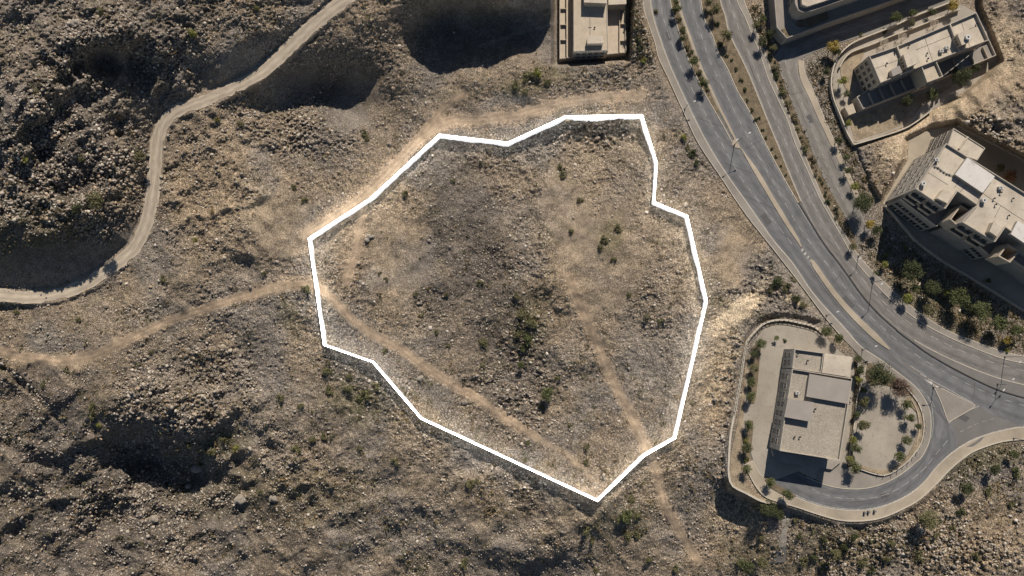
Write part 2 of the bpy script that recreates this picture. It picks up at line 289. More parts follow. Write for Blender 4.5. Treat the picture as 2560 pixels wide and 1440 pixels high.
class MB:
    def __init__(s): s.v = []; s.f = []
    def prism(s, poly, z0, z1):            # poly: world xy list
        a = sum(poly[i][0] * poly[(i + 1) % len(poly)][1] - poly[(i + 1) % len(poly)][0] * poly[i][1] for i in range(len(poly)))
        if a < 0: poly = poly[::-1]
        n = len(poly); b = len(s.v)
        s.v += [(x, y, z0) for x, y in poly] + [(x, y, z1) for x, y in poly]
        for i in range(n): j = (i + 1) % n; s.f.append((b + i, b + j, b + n + j, b + n + i))
        for t in tessellate_polygon([[Vector((x, y, 0)) for x, y in poly]]):
            p, q, r = [Vector((*poly[i], 0)) for i in t]
            if (q - p).cross(r - p).z < 0: t = t[::-1]
            s.f.append(tuple(b + n + i for i in t)); s.f.append(tuple(b + i for i in t[::-1]))
    def sheet(s, poly, z):
        b = len(s.v); s.v += [(x, y, z) for x, y in poly]
        for t in tessellate_polygon([[Vector((x, y, 0)) for x, y in poly]]):
            p, q, r = [Vector((*poly[i], 0)) for i in t]
            if (q - p).cross(r - p).z < 0: t = t[::-1]
            s.f.append(tuple(b + i for i in t))
    def box(s, cx, cy, z0, z1, sx, sy, rot=0):
        c_, s_ = math.cos(rot), math.sin(rot)
        s.prism([(cx + x * c_ - y * s_, cy + x * s_ + y * c_) for x, y in ((-sx/2,-sy/2),(sx/2,-sy/2),(sx/2,sy/2),(-sx/2,sy/2))], z0, z1)
    def tube(s, p, q, r0, r1=None, n=8):
        r1 = r0 if r1 is None else r1; p = Vector(p); q = Vector(q); d = (q - p).normalized()
        a = d.cross(Vector((0, 0, 1)) if abs(d.z) < .9 else Vector((1, 0, 0))).normalized(); e = d.cross(a); b = len(s.v)
        for P_, r in ((p, r0), (q, r1)):
            for i in range(n):
                t = 2 * math.pi * i / n; s.v.append(tuple(P_ + a * math.cos(t) * r + e * math.sin(t) * r))
        for i in range(n): j = (i + 1) % n; s.f.append((b + i, b + n + i, b + n + j, b + j))
        s.f.append(tuple(b + i for i in range(n))); s.f.append(tuple(b + n + n - 1 - i for i in range(n)))
    def wallline(s, pts, w, z0, z1, closed=False):   # thick wall following world polyline, mitred
        L, R = offset(pts, w / 2, closed), offset(pts, -w / 2, closed); n = len(pts); b = len(s.v)
        z0s = z0 if isinstance(z0, (list, tuple)) else [z0] * n; z1s = z1 if isinstance(z1, (list, tuple)) else [z1] * n
        for i in range(n): s.v += [(*L[i], z0s[i]), (*R[i], z0s[i]), (*R[i], z1s[i]), (*L[i], z1s[i])]
        for i in range(n if closed else n - 1):
            A = b + 4 * i; B = b + 4 * ((i + 1) % n)
            for k in range(4): s.f.append((A + k, A + (k + 1) % 4, B + (k + 1) % 4, B + k))
        if not closed: s.f.append((b + 3, b + 2, b + 1, b)); e = b + 4 * (n - 1); s.f.append((e, e + 1, e + 2, e + 3))
    def build(s, name, mat, parent=None):
        me = bpy.data.meshes.new(name); me.from_pydata(s.v, [], s.f); me.materials.append(mat)
        bm = bmesh.new(); bm.from_mesh(me); bmesh.ops.recalc_face_normals(bm, faces=bm.faces); bm.to_mesh(me); bm.free()
        o = link(name, me)
        if parent:
            o.parent = parent; o.matrix_parent_inverse = parent.matrix_basis.inverted()
        return o
def offset(pts, d, closed):
    out = []; n = len(pts)
    for i in range(n):
        p = Vector(pts[i][:2]); a = Vector(pts[i - 1][:2]) if (i > 0 or closed) else None; q = Vector(pts[(i + 1) % n][:2]) if (i < n - 1 or closed) else None
        d1 = (p - a).normalized() if a is not None else (q - p).normalized(); d2 = (q - p).normalized() if q is not None else d1
        n1 = Vector((-d1.y, d1.x)); n2 = Vector((-d2.y, d2.x)); m = n1 + n2
        m = m.normalized() if m.length > 1e-6 else n1; k = 1 / max(.35, m.dot(n1)); out.append(tuple(p + m * d * k))
    return out
def SP(pts, z=0.0): return [site(x, y, z) for x, y in pts]
def catmull(pts, step=12):
    out = []; P = [pts[0]] + list(pts) + [pts[-1]]
    for i in range(1, len(P) - 2):
        p0, p1, p2, p3 = [np.array(P[j], float) for j in (i - 1, i, i + 1, i + 2)]
        n = max(1, int(np.hypot(*(p2 - p1)) / step))
        for k in range(n):
            t = k / n; q = .5 * ((2 * p1) + (-p0 + p2) * t + (2 * p0 - 5 * p1 + 4 * p2 - p3) * t * t + (-p0 + 3 * p1 - 3 * p2 + p3) * t ** 3); out.append(tuple(q))
    out.append(tuple(pts[-1])); return out
def resample(pts, n):
    P = np.array(pts, float); s = np.r_[0, np.cumsum(np.hypot(*np.diff(P, axis=0).T))]; t = np.linspace(0, s[-1], n)
    return np.c_[np.interp(t, s, P[:, 0]), np.interp(t, s, P[:, 1])], s[-1]

# ------------------------------------------------------------------ ground
def axis(a, b, st, far):
    core = np.arange(a, b, st); ext = st * 1.22 ** np.arange(1, 45); ext = np.cumsum(ext); ext = ext[ext < far]
    return np.r_[a - ext[::-1], core, core[-1] + ext]
us = axis(-70, 2630, 2.6, 6000); vs = axis(-70, 1510, 2.6, 3500)
U, V = np.meshgrid(us, vs); Z = terrain(U, V)
dx = (U - 1280) / FPX; dy = (720 - V) / FPX; zc = dy * ST - CT; t = (Z - CAM_H) / zc
VX = np.stack([dx * t, (dy * CT + ST) * t, Z], -1).reshape(-1, 3)
nu, nv_ = len(us), len(vs); idx = np.arange(nu * nv_).reshape(nv_, nu)
F = np.stack([idx[1:, :-1], idx[1:, 1:], idx[:-1, 1:], idx[:-1, :-1]], -1).reshape(-1, 4)
u = U.ravel(); v = V.ravel()
TAN, GREY, DARK, CREAM, OLIVE, BROWN, WARM = [np.array(q) for q in ((.275,.222,.163),(.235,.208,.178),(.122,.106,.092),(.54,.44,.31),(.125,.115,.062),(.37,.285,.20),(.36,.28,.19))]  # DARK: dark gravel, also shade painted into the pit and lower-left slopes
n1 = fbm(u / 8, v / 8, 14, 4, 1)[:, None]; n2 = fbm(u / 8, v / 8, 5, 4, 2)[:, None]; n3 = fbm(u / 8, v / 8, 1.3, 3, 5)[:, None]
C = TAN * (1 - sstep(-.25, .35, n1)) + GREY * sstep(-.25, .35, n1)
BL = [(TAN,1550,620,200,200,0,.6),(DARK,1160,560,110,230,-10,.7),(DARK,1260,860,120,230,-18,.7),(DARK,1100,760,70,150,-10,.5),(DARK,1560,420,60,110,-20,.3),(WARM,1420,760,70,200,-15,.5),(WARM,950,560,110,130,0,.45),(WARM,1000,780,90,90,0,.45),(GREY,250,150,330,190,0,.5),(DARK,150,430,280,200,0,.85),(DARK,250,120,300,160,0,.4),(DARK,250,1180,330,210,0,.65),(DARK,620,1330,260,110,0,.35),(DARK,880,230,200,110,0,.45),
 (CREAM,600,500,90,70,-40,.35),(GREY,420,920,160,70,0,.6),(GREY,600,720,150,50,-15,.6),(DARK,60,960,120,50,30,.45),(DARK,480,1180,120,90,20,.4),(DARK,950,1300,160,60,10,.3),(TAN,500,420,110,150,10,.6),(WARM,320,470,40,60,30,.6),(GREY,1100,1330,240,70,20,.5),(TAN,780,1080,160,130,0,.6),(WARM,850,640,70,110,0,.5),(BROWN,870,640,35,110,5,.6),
 (GREY,1650,880,90,180,0,.45),(CREAM,1850,775,75,30,-35,1.0),(WARM,1790,960,36,170,5,.8),(CREAM,1835,860,25,50,10,.6),(WARM,520,480,120,170,15,.6),(DARK,330,1290,380,150,0,.65),(DARK,1250,1420,200,50,0,.5),(DARK,120,1010,130,60,30,.4),(DARK,800,170,150,90,0,.5),(DARK,90,650,200,60,0,.35),(CREAM,1965,740,55,10,28,.8),(WARM,1830,640,40,90,5,.6),(GREY,1900,690,90,40,45,.7),(WARM,2330,310,140,60,-30,.85),(CREAM,2250,370,60,35,-40,.5),(WARM,2480,230,120,90,0,.7),(GREY,2540,290,80,50,30,.6),(CREAM,2500,110,90,60,40,.35),  # lower-left DARK blobs paint extra shade onto south-facing slopes
 (WARM,2450,1360,200,120,0,.6),(CREAM,1820,1300,70,50,0,.55),(WARM,1750,1400,80,60,0,.5),(WARM,1590,100,40,140,0,.6),(GREY,1560,230,120,40,0,.6),(TAN,1700,520,70,140,0,.6),(WARM,160,900,220,25,0,.6),(DARK,1130,70,160,110,0,.75),(DARK,1330,70,110,100,0,.45),(CREAM,1780,900,50,120,0,.35),  # DARK in the top pit deepens its cast shadow in the ground colour
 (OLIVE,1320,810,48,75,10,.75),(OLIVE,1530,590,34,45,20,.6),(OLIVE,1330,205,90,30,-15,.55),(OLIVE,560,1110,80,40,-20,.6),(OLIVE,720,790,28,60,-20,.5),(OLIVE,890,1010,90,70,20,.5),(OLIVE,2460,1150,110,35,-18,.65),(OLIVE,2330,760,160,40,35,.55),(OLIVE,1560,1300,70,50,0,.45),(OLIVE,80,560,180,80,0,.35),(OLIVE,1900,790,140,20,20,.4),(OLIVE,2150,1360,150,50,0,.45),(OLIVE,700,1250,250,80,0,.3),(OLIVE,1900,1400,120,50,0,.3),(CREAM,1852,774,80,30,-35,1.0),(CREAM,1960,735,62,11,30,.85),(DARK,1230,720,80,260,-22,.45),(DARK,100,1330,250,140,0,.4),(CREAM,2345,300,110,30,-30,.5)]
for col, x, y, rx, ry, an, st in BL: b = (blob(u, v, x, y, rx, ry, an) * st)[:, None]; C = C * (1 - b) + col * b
C = C * (1 + .13 * n2) * (1 + .32 * n3)
gn = fbm(u / 8, v / 8, 2.2, 3, 7)[:, None]; C = C * (1 - .22 * sstep(.18, .4, gn)) + OLIVE * .22 * sstep(.18, .4, gn)
for T, wd, col, st in ((T1, 18, BROWN * 1.06, .98), (T2, 32, BROWN * 1.15, .85), (T2b, 20, BROWN, .8), (T3, 22, BROWN * 1.03, .88), (T5, 16, BROWN, .5), (T4, 24, BROWN, .65), (T1b, 26, BROWN * 1.1, .7), (T6, 8, GREY * 1.2, .5)):
    d0 = dist_line(u, v, T); d = d0 + wd * .4 * fbm(u / 8, v / 8, 5, 4, 4); b = ((1 - sstep(wd * .25, wd * 1.1, d)) * st)[:, None]; C = C * (1 - b) + col * (1 + .22 * n2 + .3 * n3) * b
    rut = ((1 - sstep(.8, 3.2, np.abs(d0 - 5.5))) * .2 * st)[:, None]; C = C * (1 - rut)
d = dist_line(u, v, DIRT_ROAD); b = ((1 - sstep(12, 24, d + 5 * n2[:, 0])) * .7)[:, None]; C = C * (1 - b) + np.array((.33, .27, .20)) * b
AL = .8 + .2 * sstep(-.3, .2, fbm(u / 8, v / 8, 16, 3, 4))
for T, wd in ((T1, 13), (T2, 14), (T2b, 12), (T3, 12), (T4, 12), (T5, 8), (DIRT_ROAD, 20)): AL *= .3 + .7 * sstep(wd * .5, wd * 1.3, dist_line(u, v, T))
for b_ in SMOOTH: AL *= 1 - .35 * blob(u, v, *b_, soft=.3)
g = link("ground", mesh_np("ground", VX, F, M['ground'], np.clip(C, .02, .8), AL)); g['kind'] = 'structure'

def tz(px, py, rough=False): return float(terrain(np.array([px]), np.array([py]), rough)[0])
def G3(px, py, rough=False):
    z = tz(px, py, rough); return S3(px, py, z)

# ------------------------------------------------------------------ ribbons (roads, paths)
def ribbon(name, L, R, z, mat, across=6, drape=False, n=None, wob=0):
    L = catmull(L, 10); R = catmull(R, 10); _, ln = resample(L, 2); n = n or max(8, int(ln / 8)); A, _ = resample(L, n); B, _ = resample(R, n)
    P = []
    for k in range(across + 1): f = k / across; P.append(A * (1 - f) + B * f)
    P = np.stack(P, 1)
    if wob:
        q = np.arange(n); P[:, 0] += wob * np.c_[vnoise(q * .7, q * .0 + 3), vnoise(q * .7, q * .0 + 9)]; P[:, -1] += wob * np.c_[vnoise(q * .7, q * 0. + 30), vnoise(q * .7, q * 0. + 90)]
    pu, pv = P[..., 0], P[..., 1]; zz = terrain(pu, pv, False) + z if drape else np.full(pu.shape, z)
    dx = (pu - 1280) / FPX; dy = (720 - pv) / FPX; t = (zz - CAM_H) / (dy * ST - CT)
    W = np.stack([dx * t, (dy * CT + ST) * t, zz], -1).reshape(-1, 3); k = across + 1
    idx = np.arange(n * k).reshape(n, k); F = np.stack([idx[:-1, :-1], idx[1:, :-1], idx[1:, 1:], idx[:-1, 1:]], -1).reshape(-1, 4)
    a, b_, c_ = W[F[0, 0]], W[F[0, 1]], W[F[0, 2]]
    if np.cross(b_ - a, c_ - a)[2] < 0: F = F[:, ::-1]
    me = mesh_np(name, W, F, mat); uvl = me.uv_layers.new(name="UVMap")
    UVv = np.stack(np.broadcast_arrays(np.linspace(0, 1, k)[None, :], (np.arange(n) * ln / n / 8)[:, None]), -1).reshape(-1, 2)
    uvl.data.foreach_set("uv", UVv[F.ravel()].astype(np.float32).ravel())
    o = link(name, me); o['kind'] = 'structure'; return o
dl = [np.array(p, float) for p in catmull(DIRT_ROAD, 12)]; Ld, Rd = [], []
for i, p in enumerate(dl):
    a = dl[max(0, i - 1)]; b = dl[min(len(dl) - 1, i + 1)]; dd = (b - a) / np.hypot(*(b - a)); nn = np.array([-dd[1], dd[0]])
    w_ = 15.5 + 1.5 * math.sin(i * .13); Ld.append(tuple(p + nn * w_)); Rd.append(tuple(p - nn * w_))
ribbon("dirt_road", Ld, Rd, .10, M['dirt'], 8, True, wob=3.2)

R1L = [(1626,-80),(1626,0),(1635,50),(1655,112),(1677,170),(1705,232),(1730,285),(1767,357),(1812,430),(1870,512),(1932,600),(1980,657),(2020,717),(2050,755),(2070,777),(2110,820),(2150,865),(2195,895),(2245,932),(2277,957),(2297,977),(2315,1005),(2325,1032),(2327,1067),(2322,1105),(2305,1140),(2290,1155),(2250,1187),(2200,1212),(2150,1222),(2100,1220),(2057,1210),(2015,1192),(1980,1172),(1950,1150),(1932,1125),(1924,1095)]
R1R = [(1676,-80),(1676,0),(1685,40),(1700,87),(1717,140),(1740,190),(1765,240),(1797,295),(1830,355),(1852,372),(1888,430),(1918,480),(1960,550),(2000,615),(2028,660),(2050,695),(2080,737),(2127,792),(2182,846),(2222,872),(2262,912),(2300,940),(2330,962),(2352,1005),(2372,1052),(2392,1090),(2390,1128),(2370,1143),(2337,1172),(2310,1205),(2275,1235),(2225,1260),(2175,1274),(2125,1276),(2075,1270),(2025,1257),(1985,1240),(1950,1227),(1922,1205),(1900,1185),(1885,1157),(1875,1125),(1878,1095)]
R2L = [(1700,-80),(1700,0),(1705,30),(1730,100),(1752,160),(1775,212),(1802,270),(1832,330),(1852,372),(1890,425),(1925,482),(1965,548),(2002,612),(2035,650),(2045,665),(2070,705),(2110,755),(2150,797),(2195,840),(2224,872),(2262,905),(2330,950),(2400,990),(2437,1012),(2500,1045),(2570,1068),(2660,1085)]
R2R = [(1748,-80),(1752,0),(1762,50),(1780,87),(1795,130),(1820,175),(1842,225),(1875,282),(1918,368),(1960,447),(1995,507),(2030,565),(2060,612),(2095,657),(2120,692),(2160,747),(2202,792),(2240,825),(2280,855),(2325,887),(2382,920),(2455,957),(2500,976),(2560,994),(2660,1020)]
R3L = [(1798,-80),(1800,0),(1812,37),(1822,82),(1845,130),(1867,175),(1890,230),(1920,305),(1945,365),(1975,440),(2003,505),(2033,565),(2063,610),(2098,655),(2123,690),(2163,744),(2205,789),(2242,822),(2285,850),(2320,870),(2370,895),(2432,922),(2495,945),(2560,962),(2660,985)]
R3R = [(1832,-80),(1842,0),(1862,42),(1880,87),(1900,135),(1920,195),(1945,250),(1970,305),(1987,357),(2020,430),(2050,497),(2080,550),(2110,602),(2137,650),(2170,690),(2190,712),(2230,752),(2277,788),(2325,819),(2385,849),(2445,874),(2505,896),(2560,908),(2660,925)]
BASE = R1L[:-2] + [(1876,1100)] + [(1875,1137),(1885,1157),(1900,1185),(1922,1205),(1950,1227),(1985,1240),(2025,1257),(2075,1270),(2125,1276),(2175,1274),(2225,1260),(2275,1235),(2310,1205),(2337,1172),(2370,1140),(2405,1115),(2440,1097),(2500,1078),(2560,1068),(2660,1066)] + R3R[::-1]
bb = MB(); bb.sheet(SP(BASE), .010); bb.build("road_base", M['asphalt0'])['kind'] = 'structure'
ribbon("road", R1L, R1R, .018, M['asphalt'], 10); ribbon("road", R2L, R2R, .024, M['asphalt'], 8); ribbon("road", R3L, R3R, .030, M['asphalt_b'], 8)
R4L = [(2350,-60),(2295,-35),(2180,5),(2095,45),(2020,75),(1970,100),(1945,125),(1940,150),(1957,200),(1977,250),(1997,300),(2020,355),(2050,425),(2080,485),(2110,537),(2137,590)]
R4R = [(2445,-60),(2395,0),(2295,40),(2215,72),(2140,95),(2100,107),(2040,128),(2000,148),(1994,165),(2000,195),(2025,250),(2047,300),(2072,352),(2097,407),(2122,460),(2147,515),(2168,570),(2180,592)]
ribbon("side_road", R4L, R4R, .014, M['asphalt_l'], 8)
# connector beyond the junction towards the east
def slab(name, pts, z0, z1, mat, kind='structure', sm=True):
    b = MB(); b.prism(SP(catmull(pts, 14) if sm else pts), z0, z1); o = b.build(name, mat); 
    if kind: o['kind'] = kind
    return o
def kerb(pts, w_=.22, z1=.16, mat=None, name="kerb"):
    b = MB(); b.wallline(SP(catmull(pts, 10)), w_, -.02, z1); o = b.build(name, mat or M['kerb']); o['kind'] = 'structure'; return o
SWL = [(1607,-80),(1607,0),(1612,32),(1626,75),(1637,107),(1647,147),(1670,195),(1705,272),(1745,357),(1800,440),(1860,530),(1932,622),(1985,690),(2030,750),(2064,795),(2100,838),(2135,875),(2165,905),(2200,925),(2240,950),(2262,968),(2290,1005),(2303,1040),(2306,1070),(2300,1105),(2285,1132),(2262,1158),(2215,1187)]
def cut(lst, a, b): return [p for p in lst if a <= p[1] <= b]
swpoly = catmull(SWL, 12) + catmull([(2175,1180),(2110,1168),(2057,1160),(2040,1198)] , 12) + catmull(R1L[:32], 12)[::-1]
b = MB(); b.prism(SP(swpoly), -.02, .13); o = b.build("pavement", M['pave_grey']); o['kind'] = 'structure'
OUT = [(1880,1150),(1885,1157),(1900,1185),(1922,1205),(1950,1227),(1985,1240),(2025,1257),(2075,1270),(2125,1276),(2175,1274),(2225,1260),(2275,1235),(2310,1205),(2337,1172),(2370,1140),(2405,1115),(2440,1097),(2500,1078),(2560,1068),(2660,1066)]
OUTO = [(1862,1160),(1880,1200),(1900,1230),(1920,1245),(1950,1255),(1990,1267),(2050,1287),(2100,1300),(2150,1302),(2200,1295),(2250,1275),(2295,1250),(2337,1212),(2375,1172),(2412,1142),(2440,1125),(2500,1105),(2560,1098),(2660,1096)]
b = MB(); b.prism(SP(catmull(OUTO, 12) + catmull(OUT, 12)[::-1]), -.02, .13); o = b.build("pavement", M['pave']); o['kind'] = 'structure'
SW3O = [(1852,-80),(1860,0),(1876,40),(1893,85),(1915,140),(1935,200),(1956,250),(1977,300),(1998,355),(2030,432),(2060,500),(2092,557),(2120,600),(2145,637),(2182,680),(2220,715),(2257,750),(2310,790),(2370,827),(2432,852),(2495,875),(2560,891),(2660,905)]
b = MB(); b.prism(SP(catmull(SW3O, 12) + catmull(R3R, 12)[::-1]), -.02, .13); o = b.build("pavement", M['pave_grey']); o['kind'] = 'structure'
SW4 = [(1995,150),(2000,195),(2025,250),(2047,300),(2072,352),(2097,407),(2122,460),(2147,515)]; SW4O = [(2008,152),(2013,185),(2036,235),(2058,290),(2082,345),(2107,400),(2132,455),(2152,500)]
b = MB(); b.prism(SP(catmull(SW4, 12) + catmull(SW4O, 12)[::-1]), -.02, .13); o = b.build("pavement", M['pave']); o['kind'] = 'structure'
# medians
def band(name, A, B, z1, mat, ext=()):
    b = MB(); b.prism(SP(catmull(A, 10) + list(ext) + catmull(B, 10)[::-1]), -.02, z1); o = b.build(name, mat); o['kind'] = 'structure'; return o
i1 = R1R.index((1852,372)); i2 = R2L.index((1852,372))
band("median_bed", [(x + 1, y) for x, y in R1R[:i1 - 1]], [(x - 7, y) for x, y in R2L[:i2 - 1]], .14, M['soil'])
band("median", [(x - 7, y) for x, y in R2L[:i2]] + [(1852,372)], R2L[:i2 + 1], .16, M['pave'])
slab("median", [(1832,352),(1829,362),(1838,369),(1852,372),(1840,345)], -.02, .15, M['pave'], sm=False)
band("median", [(1852,372),(1886,433),(1916,483),(1958,553),(1994,606),(2001,617)], [(1853,370),(1896,428),(1928,482),(1966,546),(1998,600),(2004,616)], .17, M['pave'])
band("median", [(2026,650),(2030,665),(2080,737),(2127,792),(2182,846),(2222,875)], [(2033,650),(2045,665),(2072,705),(2112,755),(2152,797),(2195,838),(2225,872)], .17, M['pave'])
band("median_bed", [(x + 1, y) for x, y in R2R[:11]], [(x - 1, y) for x, y in R3L[:11]], .12, M['soil'])
band("median", [(x, y) for x, y in R2R[10:18]], [(x + 3, y - 1) for x, y in R2R[10:18]], .17, M['kerb_dark'])
band("median", [(2284,858),(2325,888),(2382,921),(2455,958),(2500,977),(2560,995),(2660,1021)], [(2286,851),(2320,869),(2370,894),(2432,921),(2495,944),(2560,961),(2660,984)], .14, M['asphalt0'])
band("median_bed", [(x + 1, y) for x, y in SW3O[4:14]], [(1944,150),(1956,200),(1976,250),(1996,300),(2019,355),(2049,425),(2079,485),(2109,537),(2136,592)], .10, M['soil'])
slab("traffic_island", [(2331,960),(2437,1013),(2433,1019),(2372,1054),(2368,1050),(2352,1005)], -.02, .14, M['pave_grey'], sm=False)
for pts in (R1L[:33], R1R[:i1], [(x - 7, y) for x, y in R2L[:i2]], R3R, SW3O): kerb(pts)
kerb(OUT); kerb(R3L[:11]); kerb([(x, y) for x, y in R3L[18:]]); kerb(SW4O); kerb(OUTO, .3, .3); kerb(SWL[:16], .2, .25)
kerb([(2331,960),(2437,1013),(2433,1019),(2372,1054),(2368,1050),(2352,1005),(2331,960)], .2, .18)
kerb(R2R[:11], .25, .2); kerb(R2R[17:], .3, .22, M['kerb_dark'])
def marks(pts, w_=.13, dash=None, z=.040, mat=None):
    P = SP(catmull(pts, 8)); b = MB(); w_ *= .75
    if dash is None: b.wallline(P, w_, z - .002, z)
    else:
        A = np.array(P); s = np.r_[0, np.cumsum(np.hypot(*np.diff(A, axis=0).T))]; t0 = 0
        while t0 < s[-1] - dash[0]:
            tt = np.linspace(t0, t0 + dash[0], 3); q = list(zip(np.interp(tt, s, A[:, 0]), np.interp(tt, s, A[:, 1]))); b.wallline(q, w_, z - .002, z); t0 += sum(dash)
    o = b.build("road_marking", mat or M['paint']); o['kind'] = 'structure'
marks([(1649,-40),(1649,0),(1660,50),(1680,110),(1702,167),(1735,232),(1767,290),(1802,355),(1850,440),(1905,515),(1965,590),(1990,625)], .13, (2.5, 1.6))
marks([(1724,-40),(1727,0),(1737,45),(1757,100),(1778,160),(1808,220),(1840,285),(1880,362),(1925,440),(1978,535),(2010,585),(2045,633),(2075,670),(2115,722),(2160,775),(2210,822),(2260,865),(2330,912),(2420,960),(2500,995),(2600,1025)], .13, (2.2, 2.2))
marks([(1818,-40),(1822,0),(1836,40),(1852,87),(1872,133),(1893,185),(1918,250),(1945,315),(1973,375),(2000,440),(2030,505),(2060,560),(2092,612),(2125,660),(2165,708),(2220,765),(2290,818),(2370,862),(2450,895),(2530,920),(2620,940)], .13, (2.6, 2.0))
marks([(2480,-60),(2330,0),(2230,40),(2120,75),(2040,100)], .1); marks([(1963,150),(1972,185),(1996,240),(2020,300),(2045,360),(2072,425),(2100,485),(2130,540)], .12, (1.6, 1.4))
marks([(x + 3, y + 1) for x, y in R1L[:20]], .12); marks([(x - 3, y) for x, y in R2R[:12]], .12); marks([(x + 3, y) for x, y in R3L[:12]], .1)
marks([(2275,914),(2310,938),(2331,958)], .18); marks([(2331,962),(2352,1006),(2368,1052),(2372,1057),(2400,1038),(2447,1015)], .2); marks([(2300,935),(2340,957),(2390,984),(2432,1007)], .2)
marks([(2120,850),(2170,895),(2230,930),(2285,965),(2320,990),(2337,1020),(2344,1060)], .12, (2.2, 3.0))
marks([(2400,1080),(2440,1060),(2490,1045)], .12, (1.5, 1.0)); marks([(2370,1100),(2340,1135),(2310,1172),(2270,1205),(2225,1232),(2170,1246),(2110,1246),(2060,1236),(2010,1212),(1985,1200)], .13, (2.4, 1.2))
marks([(x + 2, y - 3) for x, y in OUT[4:19]], .16); marks([(2318,988),(2329,1015),(2333,1060),(2329,1095)], .16)
b = MB(); b.sheet(SP([(2310,948),(2318,950),(2334,958),(2329,962)]), .045); b.build("road_marking", M['paint'])['kind'] = 'structure'
b = MB()
for i in range(4): b.box(*site(2006 + i * 7, 625 + i * 9), .038, .042, .9, .5, .9)
b.build("road_marking", M['paint'])['kind'] = 'structure'
b = MB(); b.sheet(SP([(2414,1118),(2436,1105),(2455,1092),(2462,1090),(2450,1104),(2432,1116)]), .135); b.build("asphalt_patch", M['asphalt0'])['kind'] = 'structure'

for pts in ([(1662,80),(1672,78),(1679,100),(1669,103)], [(1745,225),(1757,221),(1766,240),(1753,245)], [(1900,540),(1912,532),(1930,556),(1917,565)], [(2105,745),(2114,739),(2138,764),(2128,771)], [(1950,395),(1958,391),(1968,416),(1959,420)], [(2200,735),(2210,728),(2226,742),(2216,750)], [(2015,290),(2026,285),(2034,305),(2023,309)], [(2200,1235),(2215,1232),(2220,1243),(2204,1247)], [(2400,1030),(2425,1045),(2415,1056),(2392,1042)]):
    b = MB(); b.sheet(SP(pts), .037); b.build("road_patch", M['asphalt_patch2'])['kind'] = 'structure'
for k in range(26):
    L_ = (R1L, R2L, R3L, R4L)[k % 4]; Rr = (R1R, R2R, R3R, R4R)[k % 4]; A_, _ = resample(L_, 60); B_, _ = resample(Rr, 60); i_ = random.randint(4, 50); f = random.uniform(.15, .85); q = []
    n_ = random.randint(3, 7); trans = random.random() < .45
    for j_ in range(n_):
        ii = i_ if trans else i_ + j_ * .8; ff = (j_ / (n_ - 1)) * .8 + .1 if trans else f; a_ = A_[min(59, int(ii))]; b2_ = B_[min(59, int(ii))]; p_ = a_ * (1 - ff) + b2_ * ff; q.append((p_[0] + random.uniform(-1, 1), p_[1] + random.uniform(-1, 1)))
    b = MB(); b.wallline(SP(q), .09, .034, .038); b.build("sealed_crack", M['kerb_dark'])['kind'] = 'structure'
# ------------------------------------------------------------------ compound (lower right)
slab("courtyard", [(2052,832),(2100,880),(2140,905),(2130,1165),(2110,1168),(2057,1160),(1990,1180),(1925,1205),(1900,1185),(1885,1157),(1868,1100),(1845,1050),(1862,960),(1875,880),(1888,850),(1905,826),(1930,814),(1962,810),(2000,817)], -.02, .10, M['yard'], sm=False)
slab("courtyard", [(2132,905),(2200,925),(2250,955),(2285,1000),(2300,1040),(2303,1070),(2297,1105),(2262,1156),(2215,1180),(2132,1166)], -.02, .115, M['yard'])
slab("courtyard", [(1934,1122),(2100,1148),(2112,1172),(2060,1206),(2016,1189),(1981,1169),(1952,1147)], -.02, .092, M['yard'], sm=False)
def bed(pts, mat='soil', z=.30): return slab("planting_bed", pts, -.02, z, M[mat])
bed([(1878,870),(1903,850),(1900,880),(1893,960),(1885,1008),(1872,1008),(1868,960)]); bed([(1868,1050),(1882,1052),(1882,1075),(1872,1150),(1858,1150),(1862,1100)])
bed([(2262,1000),(2280,985),(2300,1020),(2311,1060),(2305,1105),(2290,1125),(2262,1158),(2215,1186),(2150,1170),(2150,1163),(2212,1175),(2258,1150),(2283,1110),(2295,1070),(2290,1030)], 'soil_light', .34)
bed([(2168,910),(2175,907),(2240,945),(2272,968),(2285,985),(2262,990),(2225,965),(2180,960),(2165,955),(2165,925)]); bed([(2133,900),(2142,902),(2152,960),(2138,1040),(2132,1100),(2128,1165),(2118,1165),(2128,1040),(2138,950)])
bed([(1915,1190),(1932,1205),(1985,1236),(1990,1240),(1975,1245),(1925,1218),(1912,1200)]); bed([(1826,1140),(1845,1050),(1858,955),(1866,890),(1872,895),(1866,955),(1858,1050),(1850,1150),(1858,1190),(1880,1225),(1925,1252),(1990,1264),(1990,1268),(1900,1250),(1862,1232),(1834,1214),(1824,1187)], 'soil_light', .16)
def wall_obj(name, pts, z0, z1, w_, mat, label, cat='wall', group=None, zref=None, cap=True, posts=0):
    zr = zref if zref is not None else (z1 if not isinstance(z1, (list, tuple)) else z1[0])
    W = SP(catmull(pts, 12), zr); root = empty(name, (*W[0], z0), label, cat, group)
    b = MB(); b.wallline(W, w_, z0, z1); b.build("wall_body", mat, root)
    if cap: b = MB(); b.wallline(W, w_ + .08, z1 + .002, z1 + .08); b.build("coping", M['kerb'], root)
    if posts:
        A = np.array(W); s = np.r_[0, np.cumsum(np.hypot(*np.diff(A, axis=0).T))]; b = MB(); t = 0
        while t < s[-1]: b.box(np.interp(t, s, A[:, 0]), np.interp(t, s, A[:, 1]), z1 + .08, z1 + .9, .22, .22); t += posts
        b.build("railing_posts", M['kerb'], root); b = MB(); b.wallline(W, .12, z1 + .9, z1 + 1.0); b.build("handrail", M['kerb'], root)
    return root
